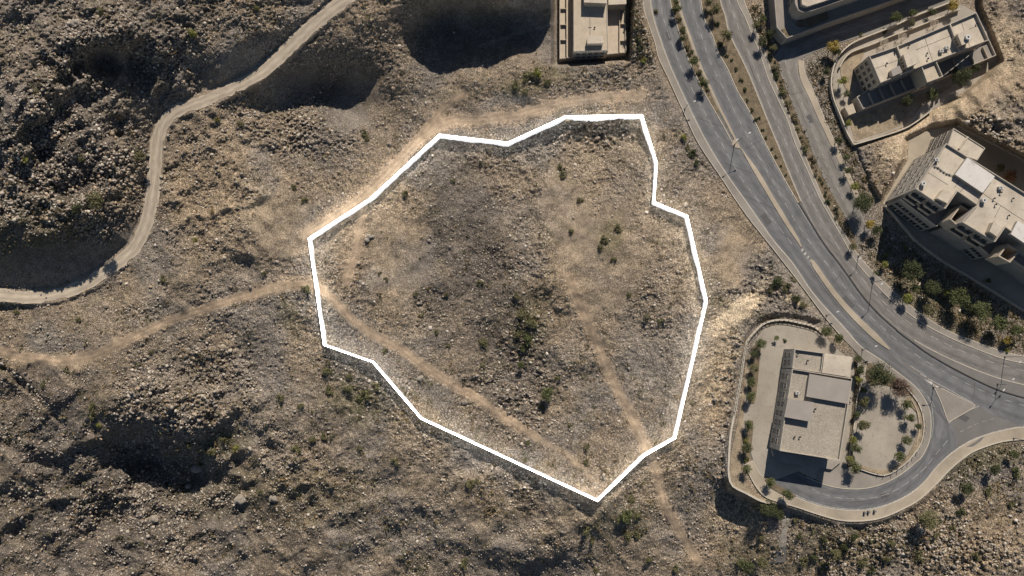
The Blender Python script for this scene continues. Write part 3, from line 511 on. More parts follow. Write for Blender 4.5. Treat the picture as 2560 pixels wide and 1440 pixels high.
wall_obj("retaining_wall", [(1837,1030),(1850,955),(1860,890),(1867,855),(1885,832),(1905,812),(1930,802),(1962,800),(2000,807),(2037,817),(2056,834)], -6, .5, .5, M['stone'], "curved pale retaining wall with railing round the corner compound's parking yard", posts=1.4)
wall_obj("retaining_wall", [(1837,1032),(1826,1090),(1822,1155),(1822,1187),(1832,1215),(1862,1231),(1900,1251),(1925,1258)], -9, .4, .5, M['stone'], "long pale retaining wall above the rubble slope, southwest of the flat grey roof")
wall_obj("boundary_wall", [(2143,905),(2151,960),(2142,1000),(2136,1060),(2128,1110),(2122,1160)], 0, .9, .25, M['stone_grey'], "low straight wall between the flat roofed building and the tree lined yard")
wall_obj("boundary_wall", [(2150,1173),(2212,1188),(2262,1160),(2287,1132),(2304,1105),(2310,1070),(2307,1038),(2293,1003),(2264,966)], 0, .6, .22, M['stone_grey'], "low curved wall between the planted yard edge and the hairpin pavement")
wall_obj("garden_wall", [(2292,1110),(2299,1070),(2294,1030),(2280,1000)], 0, .55, .22, M['stone'], "short inner curved wall edging the yard's eastern planting bed", cap=False)

# window prototype: pane + frame, unit width (local x), unit height (local z)
def mk_window():
    b = MB(); b.box(0, 0, 0, 1, 1, .06); p = b.build("window", M['glass']); b = MB()
    for x in (-.52, .52): b.box(x, -.02, -.06, 1.06, .07, .14)
    b.box(0, -.02, -.07, -.001, 1.0, .14); b.box(0, -.02, 1.001, 1.07, 1.0, .14); b.box(0, -.045, .02, .98, .05, .05)
    f = b.build("frame", M['parapet']); pm, fm = p.data, f.data; bpy.data.objects.remove(p); bpy.data.objects.remove(f); return pm, fm
WP, WF = mk_window()
def windows(root, p0, p1, zs, n, wd, ht, margin=.12, skip=()):
    """windows on the wall from p0 to p1 (world xy, outside on the right hand side when walking p0->p1)"""
    p0 = Vector(p0); p1 = Vector(p1); d = p1 - p0; ang = math.atan2(d.y, d.x); nrm = Vector((d.y, -d.x)).normalized()
    for z in zs:
        for i in range(n):
            if (i, z) in skip: continue
            f = margin + (1 - 2 * margin) * (i + .5) / n; p = p0 + d * f + nrm * .035
            o = bpy.data.objects.new("window", WP); COL.objects.link(o); o.parent = root; o.matrix_parent_inverse = root.matrix_basis.inverted()
            o.location = (p.x, p.y, z); o.rotation_euler = (0, 0, ang); o.scale = (wd, 1, ht)
            fr = bpy.data.objects.new("frame", WF); COL.objects.link(fr); fr.parent = o
def section(root, poly, ztop, ph, mat, zbase=None, pw=.22, wallmat=None, name="roof"):
    W = SP(poly, ztop); b = MB(); wi = W if sum(W[i][0]*W[(i+1)%len(W)][1]-W[(i+1)%len(W)][0]*W[i][1] for i in range(len(W))) > 0 else W[::-1]
    inner = offset(wi, pw / 2, True); b.sheet(wi, ztop - ph + .012); b.build(name, mat, root)
    b = MB(); b.wallline(offset(wi, pw / 2 - .001, True), pw, ztop - ph - .01, ztop, True); b.build("parapet", wallmat or M['parapet'], root)
def body(root, poly, zref, z0, z1, mat, name="wall"):
    b = MB(); b.prism(SP(poly, zref), z0, z1); return b.build(name, mat, root)
def hut(root, poly, ztop, z0, mat=None, roofmat=None, name="stair_hut", over=.12):
    W = SP(poly, ztop); o = body(root, poly, ztop, z0, ztop - .15, mat or M['stone'], name)
    b = MB(); a = W if sum(W[i][0]*W[(i+1)%len(W)][1]-W[(i+1)%len(W)][0]*W[i][1] for i in range(len(W))) > 0 else W[::-1]
    b.prism(offset(a, -over, True), ztop - .148, ztop); r = b.build("hut_roof", roofmat or M['roof'], o); return o
def ac(px, py, z, label):
    x, y = site(px, py, z + .4); r = empty("ac_unit", (x, y, z), label, "air conditioner")
    b = MB(); b.box(x, y, z + .1, z + .95, 1.1, .9, .1); b.build("casing", M['white_metal'], r)
    b = MB(); b.tube((x, y, z + .95), (x, y, z + .99), .34, n=14); b.build("fan_grille", M['metal'], r)
    for s in (-.4, .4): b = MB(); b.box(x + s, y, z, z + .1, .1, .8); b.build("foot", M['metal'], r)
    b = MB(); b.tube((x + .55, y, z + .3), (x + 1.1, y - .6, z + .05), .04); b.build("pipe", M['dark'], r)
def tank(px, py, z, r, label, h=1.1):
    x, y = site(px, py, z + h); e = empty("water_tank", (x, y, z), label, "water tank")
    b = MB(); b.tube((x, y, z + .12), (x, y, z + h), r, n=16); b.build("tank_body", M['white_metal'], e)
    b = MB(); b.tube((x, y, z + h), (x, y, z + h + .1), r * .35, n=12); b.build("lid", M['dark'], e)
    b = MB(); b.box(x, y, z, z + .12, r * 1.6, r * 1.6); b.build("stand", M['metal'], e)

# building in the compound
ZC = 8.4
bc = empty("office_building", S3(2040, 1020), "flat roofed grey office block with stepped gravel roofs inside the hairpin bend", "building")
main = [(1981,922),(2131,946),(2099,1151),(1949,1127)]; north = [(1987,872),(2131,891),(2127,945),(1981,922)]
body(bc, main, ZC, -.5, ZC - .9, M['stone_grey']); body(bc, [(1987,872),(2131,891),(2126,943.5),(1981.5,920)], ZC, -.5, ZC - .92, M['stone_grey'], "north_wing_wall")
section(bc, main, ZC, .9, M['roof_gravel']); section(bc, [(1987,872),(2060,882),(2053,932),(1981,921)], ZC, .9, M['roof_gravel'])
hut(bc, [(2061,883),(2131,893),(2125,943),(2055,932)], ZC, ZC - .93, M['stone'], M['roof'], "raised_slab", .0)
hut(bc, [(2024,935),(2127,953),(2119,1009),(2016,991)], ZC + .35, ZC - .9, M['stone_grey'], M['roof_grey'], "raised_slab", .05)
hut(bc, [(1970,997),(2034,1006),(2027,1054),(1961,1042)], ZC + .9, ZC - .9, M['stone_grey'], M['roof_grey'], "raised_slab", .05)
body(bc, [(1964,1042),(1960,1043),(1969,993),(1973,993)], ZC + .5, ZC - .9, ZC + .5, M['stone_grey'], "stair_wall")
NW, SW_, SE_ = SP([(1987,872)], ZC)[0], SP([(1949,1127)], ZC)[0], SP([(2099,1151)], ZC)[0]
windows(bc, SP([(1987,872)], ZC)[0], SP([(1981,922)], ZC)[0], (1.6, 4.6), 2, 1.7, 1.3); windows(bc, SP([(1981,922)], ZC)[0], SP([(1949,1127)], ZC)[0], (1.5, 4.6), 8, 1.7, 1.4, .04)
windows(bc, SW_, SE_, (1.6, 4.6), 6, 1.6, 1.3); b = MB(); b.prism(SP([(1926,1116),(1930,1140),(1955,1156),(2076,1172),(2100,1152),(1950,1128)]), 0, 1.1); b.build("terrace", M['stone_grey'], bc)
ac(1992, 982, ZC - .9, "boxy pale rooftop unit on the gravel roof west of the smooth slab"); 
def vent(px, py, z, label, h=.8):
    x, y = site(px, py, z); e = empty("roof_vent", (x, y, z), label, "vent"); b = MB(); b.tube((x, y, z), (x, y, z + h), .13); b.build("pipe", M['metal'], e)
    b = MB(); b.tube((x, y, z + h), (x, y, z + h + .22), .3, .1); b.build("cowl", M['dark'], e)
vent(2017, 902, ZC - .89, "small dark vent on the gravel roof of the office's north wing"); vent(1993, 884, ZC - .89, "tiny vent at the northwest corner of the office gravel roof")
vent(2036, 1022, ZC - .89, "dark vent just below the smooth raised slab on the office roof"); vent(1985, 1092, ZC - .89, "left vent of the pair on the office's big gravel roof", .5); vent(1998, 1092, ZC - .89, "right vent of the pair on the office's big gravel roof", .7)

# building at the top centre
Z1 = 7.8
b1 = empty("villa", S3(1478, 60), "long beige flat roofed villa with walled side terraces beside the highway", "building")
pod = [(1399,-70),(1399,147),(1566,131),(1561,-70)]; body(b1, pod, 2.6, -2.5, 2.0, M['stone'], "podium"); section(b1, pod, 2.7, .75, M['pave'], name="terrace")
mn = [(1434,-70),(1434,128),(1521,125),(1516,-70)]; body(b1, mn, Z1, 1.9, Z1 - .3, M['stone']); section(b1, mn, Z1, .4, M['roof'])
hut(b1, [(1469,90),(1507,91),(1508,107),(1469,108)], Z1 + 1.9, Z1 - .4); hut(b1, [(1461,-90),(1461,5),(1516,7),(1516,-90)], Z1 + 2.6, Z1 - .4, None, None, "upper_storey")
hut(b1, [(1521,-90),(1522,11),(1565,9),(1563,-90)], 6.4, 1.95, None, None, "east_wing")
e1, e2 = SP([(1434,128)], Z1)[0], SP([(1521,125)], Z1)[0]; windows(b1, e1, e2, (5.2, 3.0), 5, 1.1, .9, .06); windows(b1, SP([(1434,0)], Z1)[0], e1, (4.6,), 5, 1.2, 1.2)
b = MB(); b.wallline(SP([(1416,-70),(1417,146)], 2.7), .25, 1.9, 3.4); b.build("terrace_divider", M['stone'], b1); b = MB(); b.wallline(SP([(1549,22),(1549,132)], 2.7), .22, 1.9, 3.1); b.build("terrace_divider", M['stone'], b1)
for y in (22, 62, 100): b = MB(); b.wallline(SP([(1401,y),(1415,y)], 2.7), .2, 1.9, 2.9); b.build("terrace_divider", M['stone'], b1)
for y in (60, 102): b = MB(); b.wallline(SP([(1550,y),(1564,y)], 2.7), .2, 1.9, 2.9); b.build("terrace_divider", M['stone'], b1)
b = MB(); b.tube(S3(1475, 32, Z1 - .2), S3(1475, 88, Z1 - .2), .07); b.tube(S3(1471, 68, Z1 - .2), S3(1479, 68, Z1 - .2), .06); b.build("roof_pipe", M['metal'], b1)
vent(1486, 70, Z1 - .38, "small dark vent beside the pipe on the villa's beige roof", .5)

# building 2
Z2 = 10.2
b2 = empty("apartment_building", S3(2310, 150), "long diagonal apartment block with two rooftop stair huts and curved walled garden", "building")
secs = [[(2173,139),(2243,115),(2269.5,179),(2201.5,207)], [(2243,115),(2375,59),(2401.5,127),(2269.5,179)], [(2375,59),(2441,30.5),(2472.7,99.5),(2401.5,127)]]
for i, s_ in enumerate(secs): body(b2, s_, Z2, -.5, Z2 - .95 - i * .003, M['stone']); section(b2, s_, Z2, .95, M['roof'])
bay = [(2304,166.6),(2340.6,152),(2358,191),(2318,206)]; body(b2, bay, Z2 - .4, -.5, Z2 - 1.2, M['stone'], "bay"); section(b2, bay, Z2 - .4, .85, M['roof'])
for p in ([(2259,136),(2288,125),(2299,154),(2269.5,167.6)], [(2394.5,85),(2421,74),(2431,99.5),(2405.6,111.7)]):
    h_ = hut(b2, p, Z2 + 2.0, Z2 - .95); windows(h_, SP([p[0]], Z2 + 2)[0], SP([p[3]], Z2 + 2)[0], (Z2 - .2,), 3, .6, .9)
hut(b2, [(2228,175),(2248,165),(2255,180),(2233,190)], Z2 + .8, Z2 - .95, None, M['roof_grey'])
w0, w1 = SP([(2173,139)], Z2)[0], SP([(2201.5,207)], Z2)[0]; windows(b2, w0, w1, (1.2, 4.0, 6.8), 4, 1.2, 1.4, .05); windows(b2, w1, SP([(2304,166)], Z2)[0], (4.2, 6.9), 8, 1.2, 1.4, .03)
windows(b2, SP([(2358,191)], Z2)[0], SP([(2472,99.5)], Z2)[0], (4.2, 6.9), 7, 1.2, 1.4, .1); windows(b2, SP([(2318,206)], Z2)[0], SP([(2358,191)], Z2)[0], (4.2, 6.9), 2, 1.2, 1.4, .1)
for pd in ([(2142,242),(2158,272),(2294,219),(2320,208),(2304,170),(2190,212)], [(2357,194),(2491,138),(2473,99),(2342,153)]): body(b2, pd, 4.0, -.5, 3.1, M['stone'], "podium"); section(b2, pd, 4.0, .85, M['pave_grey'], name="terrace")
for f in (.2, .4, .6, .8): 
    x, y = 2158 + (2294 - 2158) * f, 272 + (219 - 272) * f; b = MB(); b.wallline(SP([(x - 1, y - 2), (x - 14, y - 30)], 4.0), .2, 3.1, 4.1); b.build("terrace_divider", M['stone'], b2)
for f in (.3, .6, .85):
    x, y = 2357 + (2491 - 2357) * f, 196 + (138 - 196) * f; b = MB(); b.wallline(SP([(x - 1, y - 2), (x - 13, y - 29)], 4.0), .2, 3.1, 4.1); b.build("terrace_divider", M['stone'], b2)
body(b2, [(2112,268),(2122,288),(2140,281),(2132,258)], 2.6, -.2, 2.6, M['stone'], "garden_store"); 
b = MB(); b.wallline(SP([(2243,115),(2246,122)], Z2 + .6), .2, Z2 - .9, Z2 + .5); b.build("roof_fin", M['stone'], b2)
slab("garden_terrace", [(2385,4),(2290,42),(2233,68),(2162,97),(2127,114),(2104,138),(2090,163),(2083,190),(2082,215),(2087,244),(2100,278),(2116,300),(2136,356),(2268,313),(2330,275),(2400,236),(2494,145),(2440,30)], -.04, .06, M['yard'])
wall_obj("garden_wall", [(2385,2),(2290,38.6),(2233,65),(2162,93),(2127,110),(2101,134),(2087,160),(2079.6,187),(2078.6,215),(2084,244),(2097,278),(2108,305),(2120,335),(2135,361)], -.5, 1.5, .3, M['stone'], "long curved outer garden wall of the diagonal apartment block")
wall_obj("garden_wall", [(2135,361),(2200,342),(2270,317),(2330,275)], -.5, 1.6, .3, M['stone'], "straight lower garden wall along the bare soil south of the diagonal apartment block")
wall_obj("garden_wall", [(2401,22),(2286,69),(2231,89),(2182,110),(2129,130),(2109,150),(2099,168)], 0, 1.3, .22, M['stone'], "inner garden wall running parallel to the curved outer wall")
slab("planting_bed", [(2099,168),(2110,152),(2130,133),(2160,125),(2150,160),(2140,200),(2120,230),(2104,200)], 0, .2, M['soil_light']); slab("planting_bed", [(2120,300),(2200,270),(2320,230),(2380,215),(2300,270),(2265,308),(2138,352)], 0, .12, M['soil_light'])
for i, (x, y) in enumerate([(2271,115),(2316,135),(2318,148)]): vent(x, y, Z2 - .94, ("pale vent in the shade of the diagonal block's north parapet", "dark vent at the middle of the diagonal block's roof", "dark vent near the bay on the diagonal block's roof")[i], .6)
tank(2421, 92, Z2 + 2.0, .8, "round water tank on the eastern stair hut of the diagonal block", .8)
for x, y, n in ((2205,110,'west'),(2250,95,'middle'),(2330,62,'east')):
    X, Y = site(x, y, .8); e = empty("pergola", (X, Y, 0), f"small pale pergola, {n} one between the two garden walls north of the diagonal block", "pergola"); b = MB()
    for a in (-1, 1):
        for c2 in (-.8, .8): b.box(X + a, Y + c2, .06, 2, .14, .14)
    b.build("post", M['stone'], e); b = MB()
    for k in range(7): b.box(X - 1.2 + k * .4, Y, 2.002, 2.12, .1, 2.1)
    b.build("slat", M['stone'], e)

# building 3
Z3 = 16.6
b3 = empty("apartment_building", S3(2400, 480), "huge five storey apartment block with stepped beige roof and shaded balconies", "building")
rf = [(2366,358),(2640,530),(2640,652),(2560,600),(2514,568),(2488,605),(2406,555),(2443,512),(2394,478),(2364,522),(2290,472)]
body(b3, rf, Z3, -1, Z3 - .7, M['stone_grey']); section(b3, rf, Z3, .7, M['roof'])
hut(b3, [(2418.8,394.7),(2486.8,441),(2456.7,481.7),(2388.6,436)], Z3 + .7, Z3 - .7, M['stone_grey'], M['roof_white'], "raised_slab", .05); hut(b3, [(2545,552),(2600,588),(2580,620),(2528,585)], Z3 + .5, Z3 - .7, M['stone_grey'], M['roof_white'], "raised_slab", .05)
for p in ([(2361,473),(2380,486),(2366,506),(2344,495)], [(2485,555),(2505,569),(2492,590),(2475,578)]): hut(b3, p, Z3 + 1.4, Z3 - .7)
lb = [(2384,320),(2421,343),(2463.5,370),(2443.7,400.7),(2366,372)]; body(b3, lb, 11.5, -1, 11.2, M['stone_grey'], "rear_wing"); section(b3, lb, 11.5, .25, M['roof'])
b = MB(); b.wallline(SP([(2419,342),(2397,372)], 11.6), .3, 11.2, 11.9); b.build("roof_step", M['roof'], b3)
po = [(2252,497),(2342,566),(2372,530),(2395,566),(2400,570),(2476,640),(2498,618),(2520,640),(2650,730),(2650,560),(2300,450)]
body(b3, po, 9.0, -1, 8.1, M['stone_grey'], "podium"); section(b3, po, 9.0, .88, M['roof_grey'], name="terrace")
for pts in ([(2402,514),(2425,527),(2396,564),(2377,548)], [(2520,610),(2548,628),(2525,655),(2498,640)]): b = MB(); b.wallline(SP(pts, 14.0), .3, 8.0, 14.0, True); b.build("light_shaft", M['stone'], b3)
c1, c2_, c3 = SP([(2366,358)], Z3)[0], SP([(2290,472)], Z3)[0], SP([(2364,522)], Z3)[0]
windows(b3, c1, c2_, (1.5, 4.6, 7.7, 10.8, 13.6), 6, 1.2, 1.2, .04, skip=((1, 4.6), (4, 7.7), (2, 10.8), (5, 1.5), (0, 13.6))); windows(b3, c2_, c3, (10.2, 13.4), 4, 1.6, 1.6, .05); windows(b3, SP([(2406,555)], Z3)[0], SP([(2488,605)], Z3)[0], (10.2, 13.4), 4, 1.6, 1.6, .05)
windows(b3, SP([(2384,320)], 11.5)[0], SP([(2366,358)], 11.5)[0], (1.5, 4.6, 7.8), 3, 1.3, 1.4, .05)
windows(b3, SP([(2252,497)], 9)[0], SP([(2342,566)], 9)[0], (1.4, 4.6), 5, 2.2, 1.8, .03); windows(b3, SP([(2400,570)], 9)[0], SP([(2476,640)], 9)[0], (1.4, 4.6), 5, 2.2, 1.8, .03)
def balc(p0, p1, z, n):
    P0, P1 = Vector(SP([p0], Z3)[0]), Vector(SP([p1], Z3)[0]); d = P1 - P0; nr = Vector((d.y, -d.x)).normalized()
    for i in range(n):
        a = P0 + d * ((i + .12) / n); q = P0 + d * ((i + .88) / n); b = MB(); b.prism([tuple(a + nr * .01), tuple(q + nr * .01), tuple(q + nr * 1.2), tuple(a + nr * 1.2)], z, z + .18)
        b.wallline([tuple(a + nr * .05), tuple(a + nr * 1.12), tuple(q + nr * 1.12), tuple(q + nr * .05)], .12, z + .182, z + 1.05); b.build("balcony", M['stone'], b3)
for z in (9.8, 12.9): balc((2290,472), (2364,522), z, 2); balc((2406,555), (2488,605), z, 2)
slab("courtyard", [(2206,508),(2268,402),(2272,352),(2320,326),(2392,313),(2470,355),(2560,402),(2700,480),(2700,860),(2560,772),(2432,694),(2370,658),(2330,630),(2290,598),(2257,560),(2232,530)], -.04, .06, M['pave'], sm=False)
wall_obj("boundary_wall", [(2214,514),(2232,532),(2257,562),(2290,600),(2330,632),(2370,660),(2432,696),(2560,775),(2640,825)], -.5, 1.2, .3, M['stone'], "long dim wall below the huge apartment block's shaded south side")
wall_obj("retaining_wall", [(2395,312),(2470,350),(2560,398),(2660,460)], -.5, 1.0, .4, M['stone_grey'], "retaining wall at the foot of the dark excavated bank behind the huge block")
for i, (x, y) in enumerate([(2500,482),(2483,497),(2530,497),(2519,540),(2487,512)]): vent(x, y, Z3 - .69, f"{('first','second','third','fourth','fifth')[i]} vent from the north on the huge block's eastern roof", .7)
e = empty("roof_pipework", S3(2345, 425, Z3 - .7), "tangle of dark pipes across the huge block's roof west of the white slab", "pipes"); b = MB()
P = [S3(2331 + i * 7.3, 412 + i * 4.2 + random.uniform(-1.5, 1.5), Z3 - .45) for i in range(8)]
for p, q in zip(P[:-1], P[1:]): b.tube(p, q, .07)
b.build("pipe", M['dark'], e); b = MB()
for p in P[1:-1]: b.box(p.x, p.y, Z3 - .69, Z3 - .3, .45, .35, random.random())
b.build("valve_box", M['metal'], e)

def joints(root, lines, z, wd=.09):
    for a, q in lines: b = MB(); b.wallline(SP([a, q], z), wd, z - .01, z + .02); b.build("roof_joint", M['kerb_dark'], root)
joints(b2, [((2186,172),(2256,146)),((2252,140),(2385,86)),((2310,88),(2332,154)),((2402,52),(2425,118)),((2385,88),(2455,60))], Z2 - .92)
joints(b3, [((2332,413),(2378,441)),((2318,430),(2370,462)),((2455,482),(2443,512)),((2455,482),(2502,514)),((2502,514),(2486,545)),((2502,514),(2560,552)),((2405,442),(2386,470)),((2420,458),(2400,480))], Z3 - .67)
tank(2310, 458, Z3 - .69, .7, "round water tank on the huge block's western roof slab", 1.2); tank(2462, 500, Z3 - .69, .7, "round water tank south of the huge block's white raised slab", 1.2)
ac(2352, 128, Z2 - .94, "rooftop cooling unit on the diagonal block, near its bay"); ac(2366, 120, Z2 - .94, "rooftop cooling unit on the diagonal block, east of the bay"); ac(2500, 470, Z3 - .69, "rooftop cooling unit on the huge block, beyond the white slab"); ac(2340, 400, Z3 - .69, "rooftop cooling unit on the huge block's northwest roof")
vent(2215, 160, Z2 - .94, "lone vent on the diagonal block's western roof", .6); vent(2440, 60, Z2 - .94, "lone vent on the diagonal block's eastern roof corner", .6)
# building 4 (cropped by the top edge)
b4 = empty("apartment_building", S3(2080, 0), "dark shaded apartment block on a raised walled yard, cropped by the top edge", "building")
yd = [(1925,-120),(1942,68),(1967,96),(2083,52),(2220,5),(2420,-70),(2420,-120)]; body(b4, yd, 5.0, -.5, 4.2, M['stone_grey'], "raised_yard"); section(b4, yd, 5.0, .7, M['pave_grey'], name="yard_floor", pw=.3, wallmat=M['stone_grey'])
bl = [(1980,-120),(1988,10),(1996,26),(2008,31),(2030,27),(2200,-32),(2380,-100),(2380,-120)]; body(b4, bl, 9.8, 4.2, 9.2, M['stone_grey']); section(b4, bl, 9.8, .55, M['roof_grey'], wallmat=M['stone_grey'])
hut(b4, [(1992,-120),(2006,10),(2018,15),(2060,2),(2200,-48),(2200,-120)], 11.0, 9.2, None, M['roof'], "penthouse"); pw = SP([(2010,31)], 9.8)[0]; windows(b4, pw, SP([(2200,-32)], 9.8)[0], (4.9, 7.2), 8, 1.3, 1.2, .02); windows(b4, SP([(1984,-60)], 9.8)[0], SP([(1988,10)], 9.8)[0], (4.9, 7.2), 4, 1.2, 1.2)
b = MB(); b.prism(SP([(1955,72),(1967,95),(1980,90),(1966,68)], 5), 4.3, 4.7); b.build("planter", M['soil'], b4); b = MB(); b.prism(SP([(1990,62),(2000,66),(2030,64),(2072,46),(2066,22),(1998,48)], 4.6), 4.3, 4.55); b.build("garden_bed", M['soil'], b4)

# ------------------------------------------------------------------ plot outline: a drawn line, added here as a glowing wall
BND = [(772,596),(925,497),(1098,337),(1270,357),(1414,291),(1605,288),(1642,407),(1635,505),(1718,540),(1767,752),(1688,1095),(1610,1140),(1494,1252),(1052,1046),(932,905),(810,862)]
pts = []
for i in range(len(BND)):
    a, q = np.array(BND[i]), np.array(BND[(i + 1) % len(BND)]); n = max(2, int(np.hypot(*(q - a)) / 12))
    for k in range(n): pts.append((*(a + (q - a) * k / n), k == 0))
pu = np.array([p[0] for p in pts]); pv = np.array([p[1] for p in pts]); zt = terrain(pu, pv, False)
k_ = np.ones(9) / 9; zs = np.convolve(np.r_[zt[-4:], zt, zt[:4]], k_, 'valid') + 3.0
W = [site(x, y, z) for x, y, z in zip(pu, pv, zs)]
root = empty("plot_outline", (*W[0], zs[0] - 3.0), "drawn angular plot outline, modelled as a glowing white wall round the rocky plot", "wall")
b = MB(); b.wallline(W, .30, list(zt - 1.2), list(zs - .5), True); b.build("wall_body", M['outline_body'], root)
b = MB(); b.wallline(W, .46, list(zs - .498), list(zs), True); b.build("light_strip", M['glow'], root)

# ------------------------------------------------------------------ vegetation prototypes
def leaf_mesh(name, n, r, size, lumps, flat=.75, seed=0, hollow=.45, spiky=0.0):
    R = np.random.default_rng(seed); cs = R.normal(size=(lumps, 3)); cs /= np.linalg.norm(cs, axis=1)[:, None]; cs *= R.uniform(.25, .72, (lumps, 1)); cs[:, 2] *= flat
    rs = R.uniform(.26, .46, lumps); li = R.integers(0, lumps, n); d = R.normal(size=(n, 3)); d /= np.linalg.norm(d, axis=1)[:, None]
    rad = R.uniform(hollow, 1, n) ** .6; P = cs[li] + d * (rs[li] * rad)[:, None] * (1 + spiky * (R.random((n, 1)) < .3) * R.random((n, 1))); P[:, 2] = np.maximum(P[:, 2], -.55 * flat) ; P *= r
    a = R.normal(size=(n, 3)); a /= np.linalg.norm(a, axis=1)[:, None]; b = np.cross(a, d + .3 * R.normal(size=(n, 3))); b /= np.linalg.norm(b, axis=1)[:, None] + 1e-9
    s = size * R.uniform(.6, 1.4, (n, 1)); Vv = np.stack([P - a * s, P + b * s * .5, P + a * s, P - b * s * .5], 1).reshape(-1, 3)
    F = np.arange(4 * n).reshape(n, 4); lc = R.uniform(.75, 1.25, lumps)[li] * R.uniform(.65, 1.45, n); cc = np.repeat(lc, 4)[:, None] * np.array([1, 1, 1]); return mesh_np(name, Vv, F, LEAF['green'], cc)
def trunk_mesh(h, r):
    b = MB(); b.tube((0, 0, -h - .15), (0, 0, -h * .35), r, r * .75, 7)
    for k in range(5): a = k * 1.26; b.tube((0, 0, -h * .36), (.45 * math.cos(a), .45 * math.sin(a), -.05 + .1 * (k % 2)), r * .55, r * .2, 5)
    me = bpy.data.meshes.new("trunk"); me.from_pydata(b.v, [], b.f); me.materials.append(M['trunk']); return me
TREES = [leaf_mesh(f"crown_leaves", 1500, 1.0, .075, 16, .8, s, .3, .5) for s in (1, 2, 3, 4)]
BIG = [leaf_mesh(f"crown_leaves", 4200, 1.0, .048, 30, .7, s, .3, .5) for s in (11, 12)]
BUSH = [leaf_mesh(f"bush_leaves", 520, 1.0, .11, 9, .7, s, .2, .5) for s in (21, 22, 23)]
TRUNK = trunk_mesh(1.15, .075)
def palm_mesh(seed):
    R = random.Random(seed); b = MB(); cols = []
    V_, F_ = [], []
    for k in range(26):
        a = k * 2.4; el = R.uniform(-.2, .9); L = R.uniform(.85, 1.05); p = Vector((0, 0, 0)); w_ = .1
        d = Vector((math.cos(a) * math.cos(el), math.sin(a) * math.cos(el), math.sin(el))); sd = Vector((-math.sin(a), math.cos(a), 0))
        for j in range(5):
            q = p + d * L / 5; d = (d + Vector((0, 0, -.28))).normalized(); n = len(V_); w2 = (.09, .11, .1, .07, .02)[j]
            V_ += [tuple(p - sd * w_), tuple(p + sd * w_), tuple(q + sd * w2), tuple(q - sd * w2)]; F_.append((n, n + 1, n + 2, n + 3)); p = q; w_ = w2
    return mesh_np("palm_fronds", np.array(V_), np.array(F_), LEAF['green'], np.repeat(np.random.default_rng(seed).uniform(.7, 1.3, (len(F_), 1)), 4, 0) * np.ones((1, 3)))
PALM = palm_mesh(5)
def place(px, py, rpx, kind, leafc, label, group=None, name=None, hgt=None, zoff=0.0):
    """crown centre seen at px,py"""
    zg = tz(px, py) + zoff; r = rpx / 8.0 * 1.2
    if kind == 'bush':
        zc_ = zg + .35 * r; x, y = site(px, py, zc_)
        o = bpy.data.objects.new(name or "bush", random.choice(BUSH)); COL.objects.link(o); o.location = (x, y, zc_); o.rotation_euler = (0, 0, random.random() * 6.28)
        o.scale = (r * random.uniform(.9, 1.1), r * random.uniform(.85, 1.1), r * .85); o.material_slots[0].link = 'OBJECT'; o.material_slots[0].material = LEAF[leafc]; return tag(o, label, 'bush', group)
    h = hgt or (1.25 * r + .5); zc_ = zg + h; x, y = site(px, py, zc_); g_ = tz(px, py) + zoff
    root = empty(name or {'tree': 'tree', 'big': 'tree', 'palm': 'palm_tree'}[kind], (x, y, g_), label, 'palm' if kind == 'palm' else 'tree', group)
    me = PALM if kind == 'palm' else random.choice(BIG if kind == 'big' else TREES)
    o = bpy.data.objects.new("crown", me); COL.objects.link(o); o.parent = root; o.location = (0, 0, h); o.rotation_euler = (0, 0, random.random() * 6.28); o.scale = (r, r * random.uniform(.9, 1.1), r * .85)
    o.material_slots[0].link = 'OBJECT'; o.material_slots[0].material = LEAF[leafc]
    t_ = bpy.data.objects.new("trunk", TRUNK); COL.objects.link(t_); t_.parent = root; t_.location = (0, 0, h); t_.scale = (min(r, 1.8), min(r, 1.8), h / 1.2); return root

H1 = "small green tree in the first planted median of the highway"
for n_, (x, y, r) in zip(("top edge one", "second from the top edge", "third from the top edge, small", "fourth from the top edge, biggest", "fifth from the top edge", "southernmost one"), [(1690,5,10),(1693,22,13),(1706,76,12),(1706,95,9),(1737,152,14),(1760,207,14)]): place(x, y, r, 'tree', 'green', f"green tree in the first planted median, {n_}", "trees in the first median")
for x, y, r in ((1699,50,7),(1717,118,8),(1722,135,7),(1747,180,9),(1770,225,6),(1730,128,6),(1752,195,7)): place(x, y, r, 'bush', 'olive', "low olive bush between the trees of the first planted median", "bushes in the first median", zoff=.1)
for n_, (x, y, r) in zip(("topmost", "middle, beside the top bend", "southern, beside the third carriageway"), [(1772,4,12),(1790,22,16),(1817,87,16)]): place(x, y, r, 'tree', 'olive', f"olive green tree in the brown second median, {n_}", "trees in the second median")
for x, y, r in ((1800,110,9),(1818,140,6),(1830,150,5),(1840,172,6),(1852,200,6),(1862,225,7),(1868,250,5),(1880,275,6),(1888,300,6),(1897,295,5),(1906,325,5),(1915,345,5),(1928,372,5),(1940,392,5),(1952,415,4),(1965,437,4),(1792,60,8),(1776,30,7)): place(x, y, r, 'bush', 'dark', "small dark conifer shrub dotted along the brown second median", "shrubs along the second median", "conifer_shrub", zoff=.1)
k = 0
for i in range(44):
    f = i / 43; P_ = [(1925,135),(1945,195),(1966,250),(1986,300),(2009,357),(2040,430),(2070,495),(2100,550),(2126,592)]; A, _ = resample(P_, 44); x, y = A[i]; x += random.uniform(-6, 6); y += random.uniform(-3, 3)
    place(x, y, random.choice([3.5, 5, 6, 8, 10]), 'bush', random.choice(['olive', 'grey', 'dark', 'dry', 'olive']), "muted shrub in the dense planted strip beside the side road", "shrubs in the strip beside the side road", "shrub", zoff=.1)
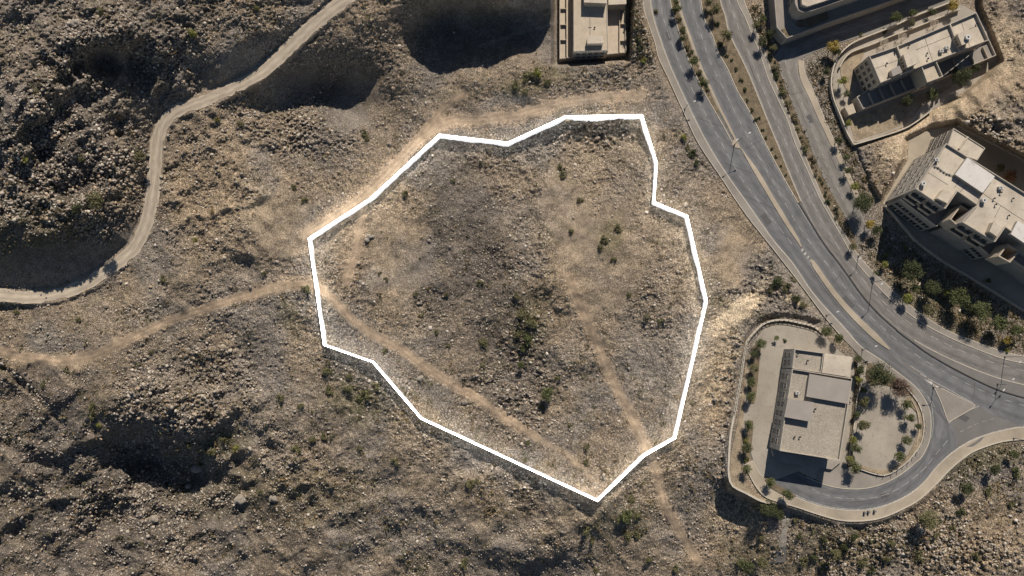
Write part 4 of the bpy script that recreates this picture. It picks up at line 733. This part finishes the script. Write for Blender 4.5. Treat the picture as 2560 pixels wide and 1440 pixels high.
T = [
 (1892,62,12,'tree','olive',"grey green tree beside the third carriageway, upper of the verge pair"),(1907,105,13,'tree','dark',"dark tree beside the third carriageway, lower of the verge pair"),
 (1908,45,10,'tree','green',"green tree at the foot of the raised yard's west wall, upper one"),(1924,84,14,'tree','dark',"dark tree at the foot of the raised yard's west wall, lower one"),(1935,120,10,'tree','olive',"shaded tree just below the corner of the raised yard wall"),
 (2083,118,16,'tree','yellow',"yellow autumn tree at the side road bend by the curved garden wall"),(2092,130,12,'tree','dark',"dark tree touching the yellow tree by the curved garden wall"),(2067,178,10,'tree','dark',"small dark tree outside the curved garden wall's west end"),
 (2241,42,16,'tree','green',"green tree overhanging the side road north of the diagonal block"),(2282,32,12,'tree','green',"spreading tree by the garden wall, next east of the overhanging one"),(2280,57,10,'tree','olive',"olive tree inside the garden wall north of the diagonal block"),(2330,30,10,'tree','dark',"dark tree in the garden near the top edge, by the parallel walls"),
 (2385,14,14,'tree','yellow',"yellow green tree in the top right garden corner"),(2107,202,13,'tree','lime',"bright leafy tree in the curved garden west of the diagonal block"),(2118,235,9,'tree','green',"narrow tree below the bright one in the curved west garden"),
 (2405,193,24,'big','dark',"large dark tree on the soil slope south of the diagonal block"),(2438,172,14,'tree','dark',"dark tree adjoining the large one south of the diagonal block"),(2267,250,17,'tree','dark',"dark ragged tree below the diagonal block's south terrace"),(2332,235,15,'tree','green',"green tree between the ragged one and the large dark one"),
 (2122,307,9,'tree','lime',"lime tree in the lower west corner of the diagonal block's garden"),(2152,86,5,'bush','lime',"tiny round lime bush on top of the road bank by the garden wall"),(2212,77,9,'bush','dark',"low dark bush on the bank east of the tiny lime bush"),
 (2097,350,11,'tree','dark',"dark tree beside the side road pavement, north one of a row"),(2117,393,10,'tree','green',"green tree beside the side road pavement, second of a row"),(2120,427,11,'tree','dark',"dark tree beside the side road pavement, third of a row"),(2137,467,10,'tree','lime',"lime tree beside the side road pavement, last of the row"),
 (2157,504,27,'big','dark',"big dark round tree at the end of the side road"),(2174,560,13,'tree','yellow',"bright golden tree near the huge block's west corner"),(2192,575,14,'tree','dark',"dark tree right beside the golden one"),(2132,615,10,'tree','olive',"olive tree at the tip of the planted strip by the third carriageway"),
 (2190,682,7,'tree','green',"small tree on the verge by a street lamp below the dark lot"),(2212,660,9,'tree','lime',"small lime tree alone in the dark shaded lot"),(2217,637,7,'bush','lime',"lime bush just north of the small lime tree in the shaded lot"),
 (2280,677,28,'big','dark',"large spreading tree below the shaded lot, westernmost of the roadside grove"),(2332,722,21,'big','dark',"dark spreading tree, second from the west in the roadside grove"),(2290,720,13,'tree','green',"smaller green tree under the westernmost grove tree"),
 (2367,730,10,'tree','lime',"bright green small tree in the middle of the roadside grove"),(2402,745,26,'big','green',"large green tree right of the small bright one in the roadside grove"),(2450,777,26,'big','green',"large green tree, east of the middle of the roadside grove"),(2500,807,20,'tree','green',"round green tree near the roadside grove's east end"),(2542,825,17,'tree','green',"easternmost round tree of the roadside grove, near the right edge"),
 (2270,747,13,'tree','lime',"yellow green tree at the verge under the grove's west end"),(2322,775,14,'tree','olive',"olive tree at the verge under the grove's middle"),(2520,852,10,'tree','yellow',"small yellow tree by the pavement near the right edge"),(2517,875,7,'bush','lime',"lime bush at the pavement edge under the small yellow tree"),(2470,702,9,'tree','olive',"thin pale tree beside the dim wall of the huge block"),
 (2262,618,5,'bush','lime',"tiny lime bush on the dim wall below the huge block"),(2527,440,18,'tree','rust',"rusty orange tree behind the huge block's roof"),(2502,420,11,'tree','olive',"olive tree beside the rusty orange tree behind the huge block"),
 (1902,860,13,'tree','green',"green tree at the compound's northwest corner bed"),(1887,885,11,'tree','dark',"dark tree below the compound's northwest corner tree"),(1942,845,7,'palm','green',"small palm in the parking yard casting a long shadow"),(1962,850,6,'bush','green',"small square green bush beside the yard palm"),
 (1885,920,12,'tree','olive',"third tree down the compound's west planting bed"),(1880,955,11,'tree','green',"fourth tree down the compound's west planting bed"),(1875,992,13,'tree','green',"fifth and last tree of the upper west planting bed"),
 (1873,1062,12,'tree','green',"top tree of the lower west planting bed"),(1867,1100,8,'bush','lime',"lime bush between the trees of the lower west planting bed"),(1868,1122,13,'tree','dark',"dark tree in the lower west bed beside the office's long shadow"),(1866,1150,7,'bush','lime',"lime bush under the dark tree of the lower west bed"),(1867,1174,12,'tree','green',"bottom tree of the lower west bed, left of the building shadow"),
 (2067,830,13,'tree','green',"green tree at the parking yard's northeast, left of a pair"),(2097,846,13,'tree','green',"green tree beside the highway pavement, right of the yard pair"),(2146,895,9,'tree','green',"small tree at the office's northeast corner"),(2150,925,13,'tree','dark',"dark tree east of the office's beige slab"),(2147,950,10,'tree','lime',"bright tree just south of the one by the beige slab"),
 (2198,942,32,'big','dark',"very large dark tree at the tip of the yard by the highway"),(2250,968,25,'big','purple',"large reddish brown tree beside the very large dark one"),(2160,977,9,'bush','lime',"lime bush in the shade beneath the very large dark tree"),(2160,1005,15,'tree','olive',"olive tree on the divider, north of the yard's western row"),(2159,1062,17,'tree','olive',"autumn tinged olive tree midway down the yard's western row"),(2142,1035,9,'tree','green',"small tree between two olive trees of the yard's western row"),
 (2267,1012,13,'tree','green',"green tree below the reddish one on the yard's east side"),(2275,1045,13,'tree','green',"green tree second down the yard's east side"),(2267,1102,12,'tree','green',"green tree third down the yard's east side"),(2297,1067,9,'tree','dark',"narrow dark tree in the bed by the curved wall"),(2250,1140,14,'tree','green',"green tree at the yard's southeast corner"),
 (2135,1100,10,'tree','lime',"bright tree by the office's southeast side"),(2141,1120,13,'tree','green',"green tree under the bright one by the office's southeast side"),(2137,1167,17,'tree','green',"tree at the yard's south corner casting a star shaped shadow"),(2126,1148,10,'tree','lime',"lime tree touching the south corner tree"),(2077,1160,6,'bush','lime',"little lime bush at the office's south corner"),
 (1926,1206,12,'tree','green',"round tree on the kerb bed at the hairpin's west end"),(1970,1236,14,'tree','green',"second round tree on the kerb bed of the hairpin"),(1920,1272,23,'big','dark',"large dark tree below the hairpin's southwest wall"),(1950,1284,14,'tree','dark',"dark tree joined to the large one, by the stepped path"),
 (2420,1222,17,'tree','dark',"dark tree on the slope southeast of the hairpin"),(2320,1300,25,'big','olive',"large grey olive tree on the slope south of the hairpin"),(2487,1172,15,'tree','dark',"dark round tree on the green slope near the right edge"),(2535,1135,12,'tree','green',"green bush like tree near the right edge below the pavement"),(2135,1343,11,'tree','dark',"narrow dark tree casting a long shadow on the lower slope"),
 (1865,1415,21,'tree','dark',"broad dark tree at the bottom edge, left of its smaller neighbour"),(1905,1407,14,'tree','olive',"smaller tree at the bottom edge, right of the broad dark one"),(2090,1385,14,'tree','olive',"olive tree in the scrub under the narrow dark tree"),
 (241,500,19,'tree','olive',"lone round tree on the shaded rocky hillside left of the dirt road"),(348,390,14,'tree','olive',"olive tree close to the dirt road's bend on the left"),(1365,985,18,'tree','green',"tall tree in the plot's dark hollow casting a long shadow"),(1303,912,10,'tree','green',"small tree up the hollow from the tall plot tree"),(1356,1018,9,'bush','dark',"dark bush at the foot of the tall plot tree"),(1407,436,13,'bush','olive',"round grey green bush in the plot's upper part, lower of two touching"),(1402,414,9,'bush','olive',"smaller bush touching the round one in the plot's upper part"),
]
for x, y, r, kd, lc, lab in T: place(x, y, r, kd, lc, lab, zoff=(4.6 if lab.startswith('~') else 0))
def where(x, y):
    if x < 480 and y < 700: return "on the dark rocky hillside left of the dirt road"
    if 770 < x < 1770 and 330 < y < 1200 and inside(np.array([x * 1.]), np.array([y * 1.]), BND)[0]:
        a = "upper" if y < 560 else ("middle" if y < 840 else "lower"); b_ = "left" if x < 1080 else ("central" if x < 1380 else "right"); return f"in the walled plot's {a} {b_} part"
    if y > 900: return "below the glowing outline, " + ("far left" if x < 500 else "left" if x < 900 else "centre" if x < 1350 else "by its south tip" if x < 1720 else "far right")
    if y < 345: return "on the rubble slope north of the plot"
    return "on the tan slope between dirt road and glowing outline" if x < 800 else "in the rubble between glowing outline and highway"
SB = [(1133,452,7,'olive'),(1452,500,10,'olive'),(1427,580,8,'olive'),(1533,648,9,'olive'),(1512,600,13,'olive'),(1545,572,10,'olive'),(1500,620,9,'olive'),(1572,738,7,'olive'),(1614,795,12,'grey'),(1652,803,10,'olive'),(1291,740,9,'olive'),(1115,737,7,'olive'),(1199,706,9,'olive'),(1054,788,8,'olive'),(1040,735,7,'olive'),(1208,860,14,'olive'),(1120,865,7,'olive'),(1091,830,7,'olive'),(962,878,8,'olive'),(949,683,6,'olive'),(965,697,6,'olive'),(1393,945,9,'olive'),(1205,915,8,'olive'),(1013,485,9,'olive'),(1467,1118,9,'olive'),(1467,1155,9,'olive'),(1320,1107,8,'olive'),(1424,1062,6,'olive'),(1310,790,17,'olive'),(1330,812,18,'olive'),(1300,835,15,'olive'),(1318,850,16,'green'),(1308,870,10,'green'),
 (912,335,10,'olive'),(918,348,8,'olive'),(487,600,7,'lime'),(408,697,10,'olive'),(660,685,8,'olive'),(765,722,11,'olive'),(988,1153,11,'olive'),(820,930,13,'olive'),(875,942,10,'olive'),(868,970,14,'olive'),(823,977,13,'olive'),(915,985,14,'olive'),(895,995,11,'olive'),(940,965,12,'olive'),(778,1100,12,'olive'),(810,1092,11,'olive'),(740,1123,13,'olive'),(700,993,12,'olive'),(752,1015,9,'olive'),(830,1090,9,'grey'),(1177,1210,13,'olive'),(1195,1205,9,'olive'),(1580,1250,10,'olive'),(1568,1290,18,'green'),(1550,1300,12,'olive'),(1592,1290,12,'olive'),(1568,1342,13,'olive'),(1592,1335,11,'olive'),(1480,1350,9,'olive'),(1160,1410,15,'olive'),(230,1018,13,'olive'),(228,1038,11,'olive'),(245,1062,8,'lime'),(1465,1322,13,'olive'),(1710,345,10,'lime'),(1730,385,13,'dark'),(1742,407,10,'dark'),(1720,370,9,'olive'),(1938,705,17,'dark'),(1965,720,15,'olive'),(1990,745,12,'dark'),(1925,725,10,'olive'),(2010,765,10,'olive'),(1983,700,9,'olive'),
 (1320,190,14,'olive'),(1345,180,14,'lime'),(1290,215,12,'olive'),(1370,205,10,'olive'),(1310,230,9,'olive'),(600,310,10,'olive'),(545,300,8,'lime'),(250,30,10,'olive'),(480,80,12,'lime'),(640,20,9,'olive'),(205,395,10,'olive'),(60,400,10,'lime'),(130,470,9,'dark'),(190,520,12,'dark'),(90,230,9,'olive'),(530,1130,12,'olive'),(560,1100,12,'olive'),(590,1120,10,'lime'),(470,1110,10,'olive'),(500,1160,9,'olive'),(40,780,9,'olive'),(195,800,8,'olive'),(375,880,8,'olive'),(110,960,10,'olive'),(650,1230,9,'olive'),(900,1120,8,'olive'),(1850,1410,10,'olive'),(2010,1405,14,'olive'),(2035,1395,13,'dark'),(2060,1418,14,'olive'),(2160,1405,14,'olive'),(2180,1425,12,'dark'),(2215,1395,11,'olive'),(2110,1365,12,'dark'),(2230,1360,12,'olive'),(2060,1350,10,'dark'),(2000,1340,9,'dark'),(2180,1350,9,'olive'),(2340,1340,10,'olive'),(2400,1280,12,'dark'),(2380,1320,9,'olive'),(2300,1390,14,'olive'),(2470,1230,12,'olive'),(2440,1390,12,'olive'),(2530,1260,10,'olive'),(1990,1300,8,'olive'),(2540,1180,14,'green'),(1905,1345,8,'olive'),(1690,1420,10,'olive'),(1620,1400,11,'olive'),(1490,1425,9,'olive'),(760,500,10,'olive'),(735,470,8,'olive'),(1590,70,8,'olive'),(1600,120,9,'dark'),(1585,30,8,'olive'),(1610,150,9,'lime'),(1640,30,7,'olive'),(1595,100,10,'dark')]
for x, y, r, lc in SB:
    if 1580 <= x <= 1640 and y < 160: wh = "on the dry strip beside the villa"
    elif x > 1900 and 650 < y < 800: wh = "at the pavement edge above the cream rock outcrop"
    elif x > 1900 and y > 1250: wh = "on the scrubby slope below the hairpin bend"
    else: wh = where(x, y)
    cn = {'olive': 'olive', 'grey': 'grey', 'lime': 'bright green', 'dark': 'dark', 'green': 'green'}[lc]; sz = "small" if r < 10 else "rounded"
    place(x, y, r, 'bush', lc, f"{sz} {cn} bush {wh}", f"{sz} {cn} bushes {wh}")

# ------------------------------------------------------------------ rocks and scrub (beyond counting)
def sample_pts(n, dens):
    x = rng.uniform(-60, 2620, n); y = rng.uniform(-60, 1500, n); keep = rng.random(n) < dens(x, y); return x[keep], y[keep]
ALLT = [(T1, 15), (T2, 16), (T2b, 13), (T3, 14), (DIRT_ROAD, 15.5), (T4, 12)]
def free(x, y):
    ok = np.minimum(sdist(x, y, FLAT), sdist(x, y, PAD1)) > 6
    for T_, w_ in ALLT: ok &= dist_line(x, y, T_) > w_
    return ok & (dist_line(x, y, BND, True) > 7)
def rdens(x, y):
    d = np.clip((ROCKY(x, y) - .35) * .75 + .2, .06, 1) * (0.35 + .9 * sstep(-.2, .3, fbm(x / 8, y / 8, 6, 3, 3))); return d * free(x, y)
def rocks(name, x, y, r, label, colf=None, sub=1):
    bm = bmesh.new(); bmesh.ops.create_icosphere(bm, subdivisions=1, radius=1); bv = np.array([v_.co for v_ in bm.verts]); bf = np.array([[v_.index for v_ in f.verts] for f in bm.faces]); bm.free()
    n = len(x); z = terrain(x, y, True); wx = np.array([site(a, b_, c_) for a, b_, c_ in zip(x, y, z)])
    nb = len(bv); Vv = bv[None] * (1 + rng.uniform(-.38, .38, (n, nb, 1))); Vv *= (r[:, None, None] * rng.uniform(.6, 1.35, (n, 1, 3))); Vv[..., 2] *= .8
    a = rng.uniform(0, 6.28, n); ca, sa = np.cos(a)[:, None], np.sin(a)[:, None]; X = Vv[..., 0] * ca - Vv[..., 1] * sa; Y = Vv[..., 0] * sa + Vv[..., 1] * ca
    Vv = np.stack([X + wx[:, :1], Y + wx[:, 1:], Vv[..., 2] + z[:, None] + r[:, None] * .15], -1).reshape(-1, 3)
    F = (bf[None] + (np.arange(n) * nb)[:, None, None]).reshape(-1, 3)
    base = np.array([(.42,.37,.30),(.34,.30,.25),(.50,.45,.38),(.36,.28,.20),(.25,.22,.19)])[rng.integers(0, 5, n)] * rng.uniform(.7, 1.15, (n, 1))
    o = link(name, mesh_np(name, Vv, F, M['rock'], np.repeat(base, nb, 0))); o['kind'] = 'stuff'; o['label'] = label; o['category'] = 'rocks'; return o
x, y = sample_pts(250000, rdens); r = np.exp(rng.normal(-1.82, .42, len(x))); r = np.clip(r * (.75 + .45 * ROCKY(x, y)), .09, .65)
rocks("loose_rocks", x, y, r, "pale and brown loose stones strewn over all the bare slopes")
def scrub(name, x, y, r, label):
    n = len(x); m = 9; z = terrain(x, y, True); wx = np.array([site(a, b_, c_) for a, b_, c_ in zip(x, y, z)]); cen = np.c_[wx, z]
    P = cen[:, None] + rng.normal(size=(n, m, 3)) * (r[:, None, None] * np.array([.55, .55, .3])); P[..., 2] = np.maximum(P[..., 2], z[:, None] + .05) + r[:, None] * .2
    a = rng.normal(size=(n, m, 3)); a /= np.linalg.norm(a, axis=-1, keepdims=True); b_ = np.cross(a, rng.normal(size=(n, m, 3))); b_ /= np.linalg.norm(b_, axis=-1, keepdims=True)
    s = r[:, None, None] * .42; Q = np.stack([P - a * s, P + b_ * s * .6, P + a * s, P - b_ * s * .6], 2).reshape(-1, 3); F = np.arange(len(Q)).reshape(-1, 4)
    cc = np.array([(.55,.62,.5),(.8,.8,.7),(.45,.55,.4),(1.15,1.0,.8),(.9,.8,.65)])[rng.integers(0, 5, n)] * rng.uniform(.7, 1.2, (n, 1)); o = link(name, mesh_np(name, Q, F, LEAF['dry'], np.repeat(cc, 4 * m, 0))); o['kind'] = 'stuff'; o['label'] = label; o['category'] = 'scrub'
def sdens(x, y):
    d = .10 + .55 * sstep(.02, .4, fbm(x / 8, y / 8, 9, 3, 2))
    for col, bx, by, rx, ry, an, st in BL:
        if col is OLIVE: d = np.maximum(d, st * 1.3 * blob(x, y, bx, by, rx, ry, an))
    d *= np.where(y > 880, 1.0, .45); return np.clip(d, 0, 1) * free(x, y) * np.clip(ROCKY(x, y) * 2 - .3, .1, 1)
x, y = sample_pts(42000, sdens); scrub("dry_scrub", x, y, np.clip(np.exp(rng.normal(-.75, .35, len(x))), .2, 1.1), "low dry scrub and thorn tufts dotted over the bare slopes")
# scrub on the verges inside the flat zone
VERGE = [([(1680,-60),(1697,-60),(1698,30),(1722,100),(1745,160),(1768,212),(1782,250),(1760,240),(1720,150),(1690,60)], 500), ([(1935,150),(1945,150),(2000,300),(2080,480),(2135,590),(2110,590),(2020,400),(1960,250)], 900), ([(2012,160),(2060,140),(2085,150),(2078,200),(2080,250),(2100,310),(2130,365),(2190,500),(2150,520),(2100,390),(2040,240)], 1400), ([(2150,615),(2200,560),(2300,640),(2430,710),(2600,820),(2600,890),(2480,860),(2330,790),(2230,712)], 2600), ([(1868,20),(1900,10),(1935,120),(1925,135)], 300), ([(1572,-60),(1602,-60),(1604,30),(1640,150),(1572,150)], 400)]
xs, ys = [], []
for P_, n in VERGE:
    a = np.array(P_, float); x = rng.uniform(a[:, 0].min(), a[:, 0].max(), n * 2); y = rng.uniform(a[:, 1].min(), a[:, 1].max(), n * 2); k_ = inside(x, y, P_); xs.append(x[k_]); ys.append(y[k_])
x, y = np.concatenate(xs), np.concatenate(ys); scrub("verge_scrub", x, y, np.clip(np.exp(rng.normal(-1.0, .35, len(x))), .15, .8), "dry weeds and low scrub on the verges beside the roads and apartment blocks")
h_ = rng.random(len(x)) < .5; rocks("verge_rocks", x[h_] + 2, y[h_] + 1, np.clip(np.exp(rng.normal(-1.7, .4, h_.sum())), .08, .5), "small stones on the verges beside the roads and apartment blocks")
def boulder(px, py, rpx, label, col=(.44,.40,.33)):
    z = tz(px, py); r = rpx / 8; x_, y_ = site(px, py, z); bm = bmesh.new(); bmesh.ops.create_icosphere(bm, subdivisions=3, radius=1)
    R = random.Random(px); ph = [R.uniform(0, 6) for _ in range(6)]
    for v_ in bm.verts:
        p = v_.co; k = 1 + .16 * math.sin(3 * p.x + ph[0]) * math.cos(2.6 * p.y + ph[1]) + .1 * math.sin(6 * p.z + ph[2] + 4 * p.x) + R.uniform(-.035, .035); v_.co = Vector((p.x * k * r, p.y * k * r * .85, p.z * k * r * .7))
    me = bpy.data.meshes.new("boulder"); bm.to_mesh(me); bm.free(); me.materials.append(M['boulder']); o = link("boulder", me); o.location = (x_, y_, z + r * .35); tag(o, label, "boulder")
M['boulder'] = surf("boulder_stone", (.27, .24, .20), .2, 1.5, .3, .95, .5)
for q in [(923,592,7,"pale rounded boulder on the plot's left tan slope, upper of two"),(918,600,7,"pale rounded boulder on the plot's left tan slope, lower of two"),(933,592,5,"small boulder beside the pale pair on the plot's left slope"),(1052,945,8,"grey boulder beside the brown track in the plot's lower left"),(603,1248,14,"large rock outcrop with a black shadow in the lower left scrub"),(495,1170,14,"round rock outcrop right of the black pit"),(388,1297,12,"rock outcrop below the black pit near the bottom left"),(685,1245,12,"rock outcrop just right of the large shadowed one, lower left"),(190,60,10,"rock outcrop near the top left corner"),(473,1215,9,"smaller outcrop under the round one by the black pit"),(1073,602,5,"small pale boulder in the plot's dark gravel centre left"),(1290,600,4,"tiny pale boulder near the plot's centre")]: boulder(*q)
# dry-stone wall, lower left
A, _ = resample([(0,905),(40,935),(90,980),(130,1022),(165,1058)], 60)
e = empty("dry_stone_wall", G3(80, 970), "tumbled dry stone wall crossing the slope near the left edge", "wall"); o = rocks("stones", A[:, 0] + rng.normal(0, 1.5, 60), A[:, 1] + rng.normal(0, 1.5, 60), rng.uniform(.3, .6, 60), "x"); o.parent = e; o.matrix_parent_inverse = e.matrix_basis.inverted()
for k in ('kind', 'label', 'category'): del o[k]

# ------------------------------------------------------------------ street lamps, bollards, steps
def lamp(px, py, label, ang=0.0, double=False, h=8.2):
    x, y = site(px, py, .15); e = empty("street_lamp", (x, y, .12), label, "street lamp", "street lamps along the highway")
    b = MB(); b.tube((x, y, .12), (x, y, h), .11, .07); b.build("pole", M['metal'], e); b = MB(); b.box(x, y, .12, .5, .4, .4); b.build("base", M['metal'], e)
    for s in ((0, math.pi) if double else (0,)):
        a = ang + s; q = (x + 2 * math.cos(a), y + 2 * math.sin(a), h + .35); b = MB(); b.tube((x, y, h - .02), q, .06, .05); b.build("arm", M['metal'], e)
        b = MB(); b.box(q[0] + .25 * math.cos(a), q[1] + .25 * math.sin(a), h + .28, h + .44, .9, .3, a); b.build("lamp_head", M['white_metal'], e)
lamp(1836, 362, "tall double armed street lamp at the tip of the first planted median", .5, True); lamp(2182, 706, "street lamp on the pavement below the dark shaded lot", 3.8); lamp(2512, 892, "street lamp on the pavement near the right edge", 3.9)
lamp(2494, 960, "street lamp standing in the dark grey median near the right edge", .8, True, 4.5); lamp(2334, 968, "street lamp at the triangular traffic island", 3.0, False, 5); lamp(2534, 1096, "street lamp on the beige pavement at the right edge", -.9)
lamp(1712, 272, "street lamp on the highway pavement beside the plot's top right corner", .4, False, 4); lamp(2066, 788, "street lamp at the pavement bend above the parking yard", .4, False, 3); lamp(2156, 873, "street lamp on the pavement northeast of the office building", .4, False, 4); lamp(2146, 640, "slender lamp by the third carriageway under the olive tree", 3.8, False, 4)
bp = None
BO = [(2276,985),(2290,1003),(2302,1026),(2309,1052),(2310,1066),(2308,1080),(2304,1098),(2297,1112),(2288,1130),(2278,1142),(2266,1156),(2254,1164),(2240,1176),(2226,1184),(2205,1188),(2190,1184)]
for x, y in BO:
    X, Y = site(x + 2, y + 1, .13)
    if bp is None:
        b = MB(); b.tube((0, 0, 0), (0, 0, 1.0), .10, .09); p_ = b.build("tmp", M['dark']); b = MB(); b.tube((0, 0, 1.0), (0, 0, 1.12), .13, .05); q_ = b.build("tmp", M['white_metal']); bp = (p_.data, q_.data); bpy.data.objects.remove(p_); bpy.data.objects.remove(q_)
    e = empty("bollard", (X, Y, .13), "slim dark bollard in the row along the hairpin's inner pavement", "bollard", "bollards along the inner pavement")
    for nm, me in zip(("post", "cap"), bp): o = bpy.data.objects.new(nm, me); COL.objects.link(o); o.parent = e
for i, (x, y) in enumerate([(2160,1281),(2170,1279),(2185,1277)]):
    X, Y = site(x, y, .13); e = empty("litter_bin", (X, Y, .13), f"dark round bin on the hairpin's outer pavement, {('left','middle','right')[i]} of three", "bin"); b = MB(); b.tube((X, Y, .13), (X, Y, .95), .3, .35, 12); b.build("bin_body", M['dark'], e); b = MB(); b.tube((X, Y, .95), (X, Y, 1.05), .37, .3, 12); b.build("lid", M['metal'], e)
# stepped footpath below the hairpin
ribbon("path", [(1957,1270),(1955,1310),(1950,1350),(1940,1385),(1925,1410)], [(1974,1270),(1972,1310),(1966,1350),(1966,1385),(1962,1405)], .14, M['pave_grey'], 4, True, wob=1.5)

ORD = ["first", "second", "third", "fourth", "fifth", "sixth", "seventh", "eighth", "ninth", "tenth", "eleventh", "twelfth"]
TENS = {2: "twenty", 3: "thirty", 4: "forty"}
def ordinal(n):
    if n <= 12: return ORD[n - 1]
    if n < 20: return ["thirteenth", "fourteenth", "fifteenth", "sixteenth", "seventeenth", "eighteenth", "nineteenth"][n - 13]
    return TENS[n // 10][:-1] + "ieth" if n % 10 == 0 else TENS[n // 10] + "-" + ORD[n % 10 - 1]
bylab = {}
for o in list(COL.objects):
    if o.get("group") and o.get("category") in ("bush", "bollard"): bylab.setdefault(o["label"], []).append(o)
for lab, os_ in bylab.items():
    if len(os_) < 2: continue
    row = "median" in lab or "strip" in lab or "bollard" in lab
    os_.sort(key=lambda o: -o.location.y if row else o.location.x)
    for i, o in enumerate(os_):
        o["label"] = (lab.replace("rounded ", "") + (", %s from the top" if row else ", %s from left") % ordinal(i + 1))
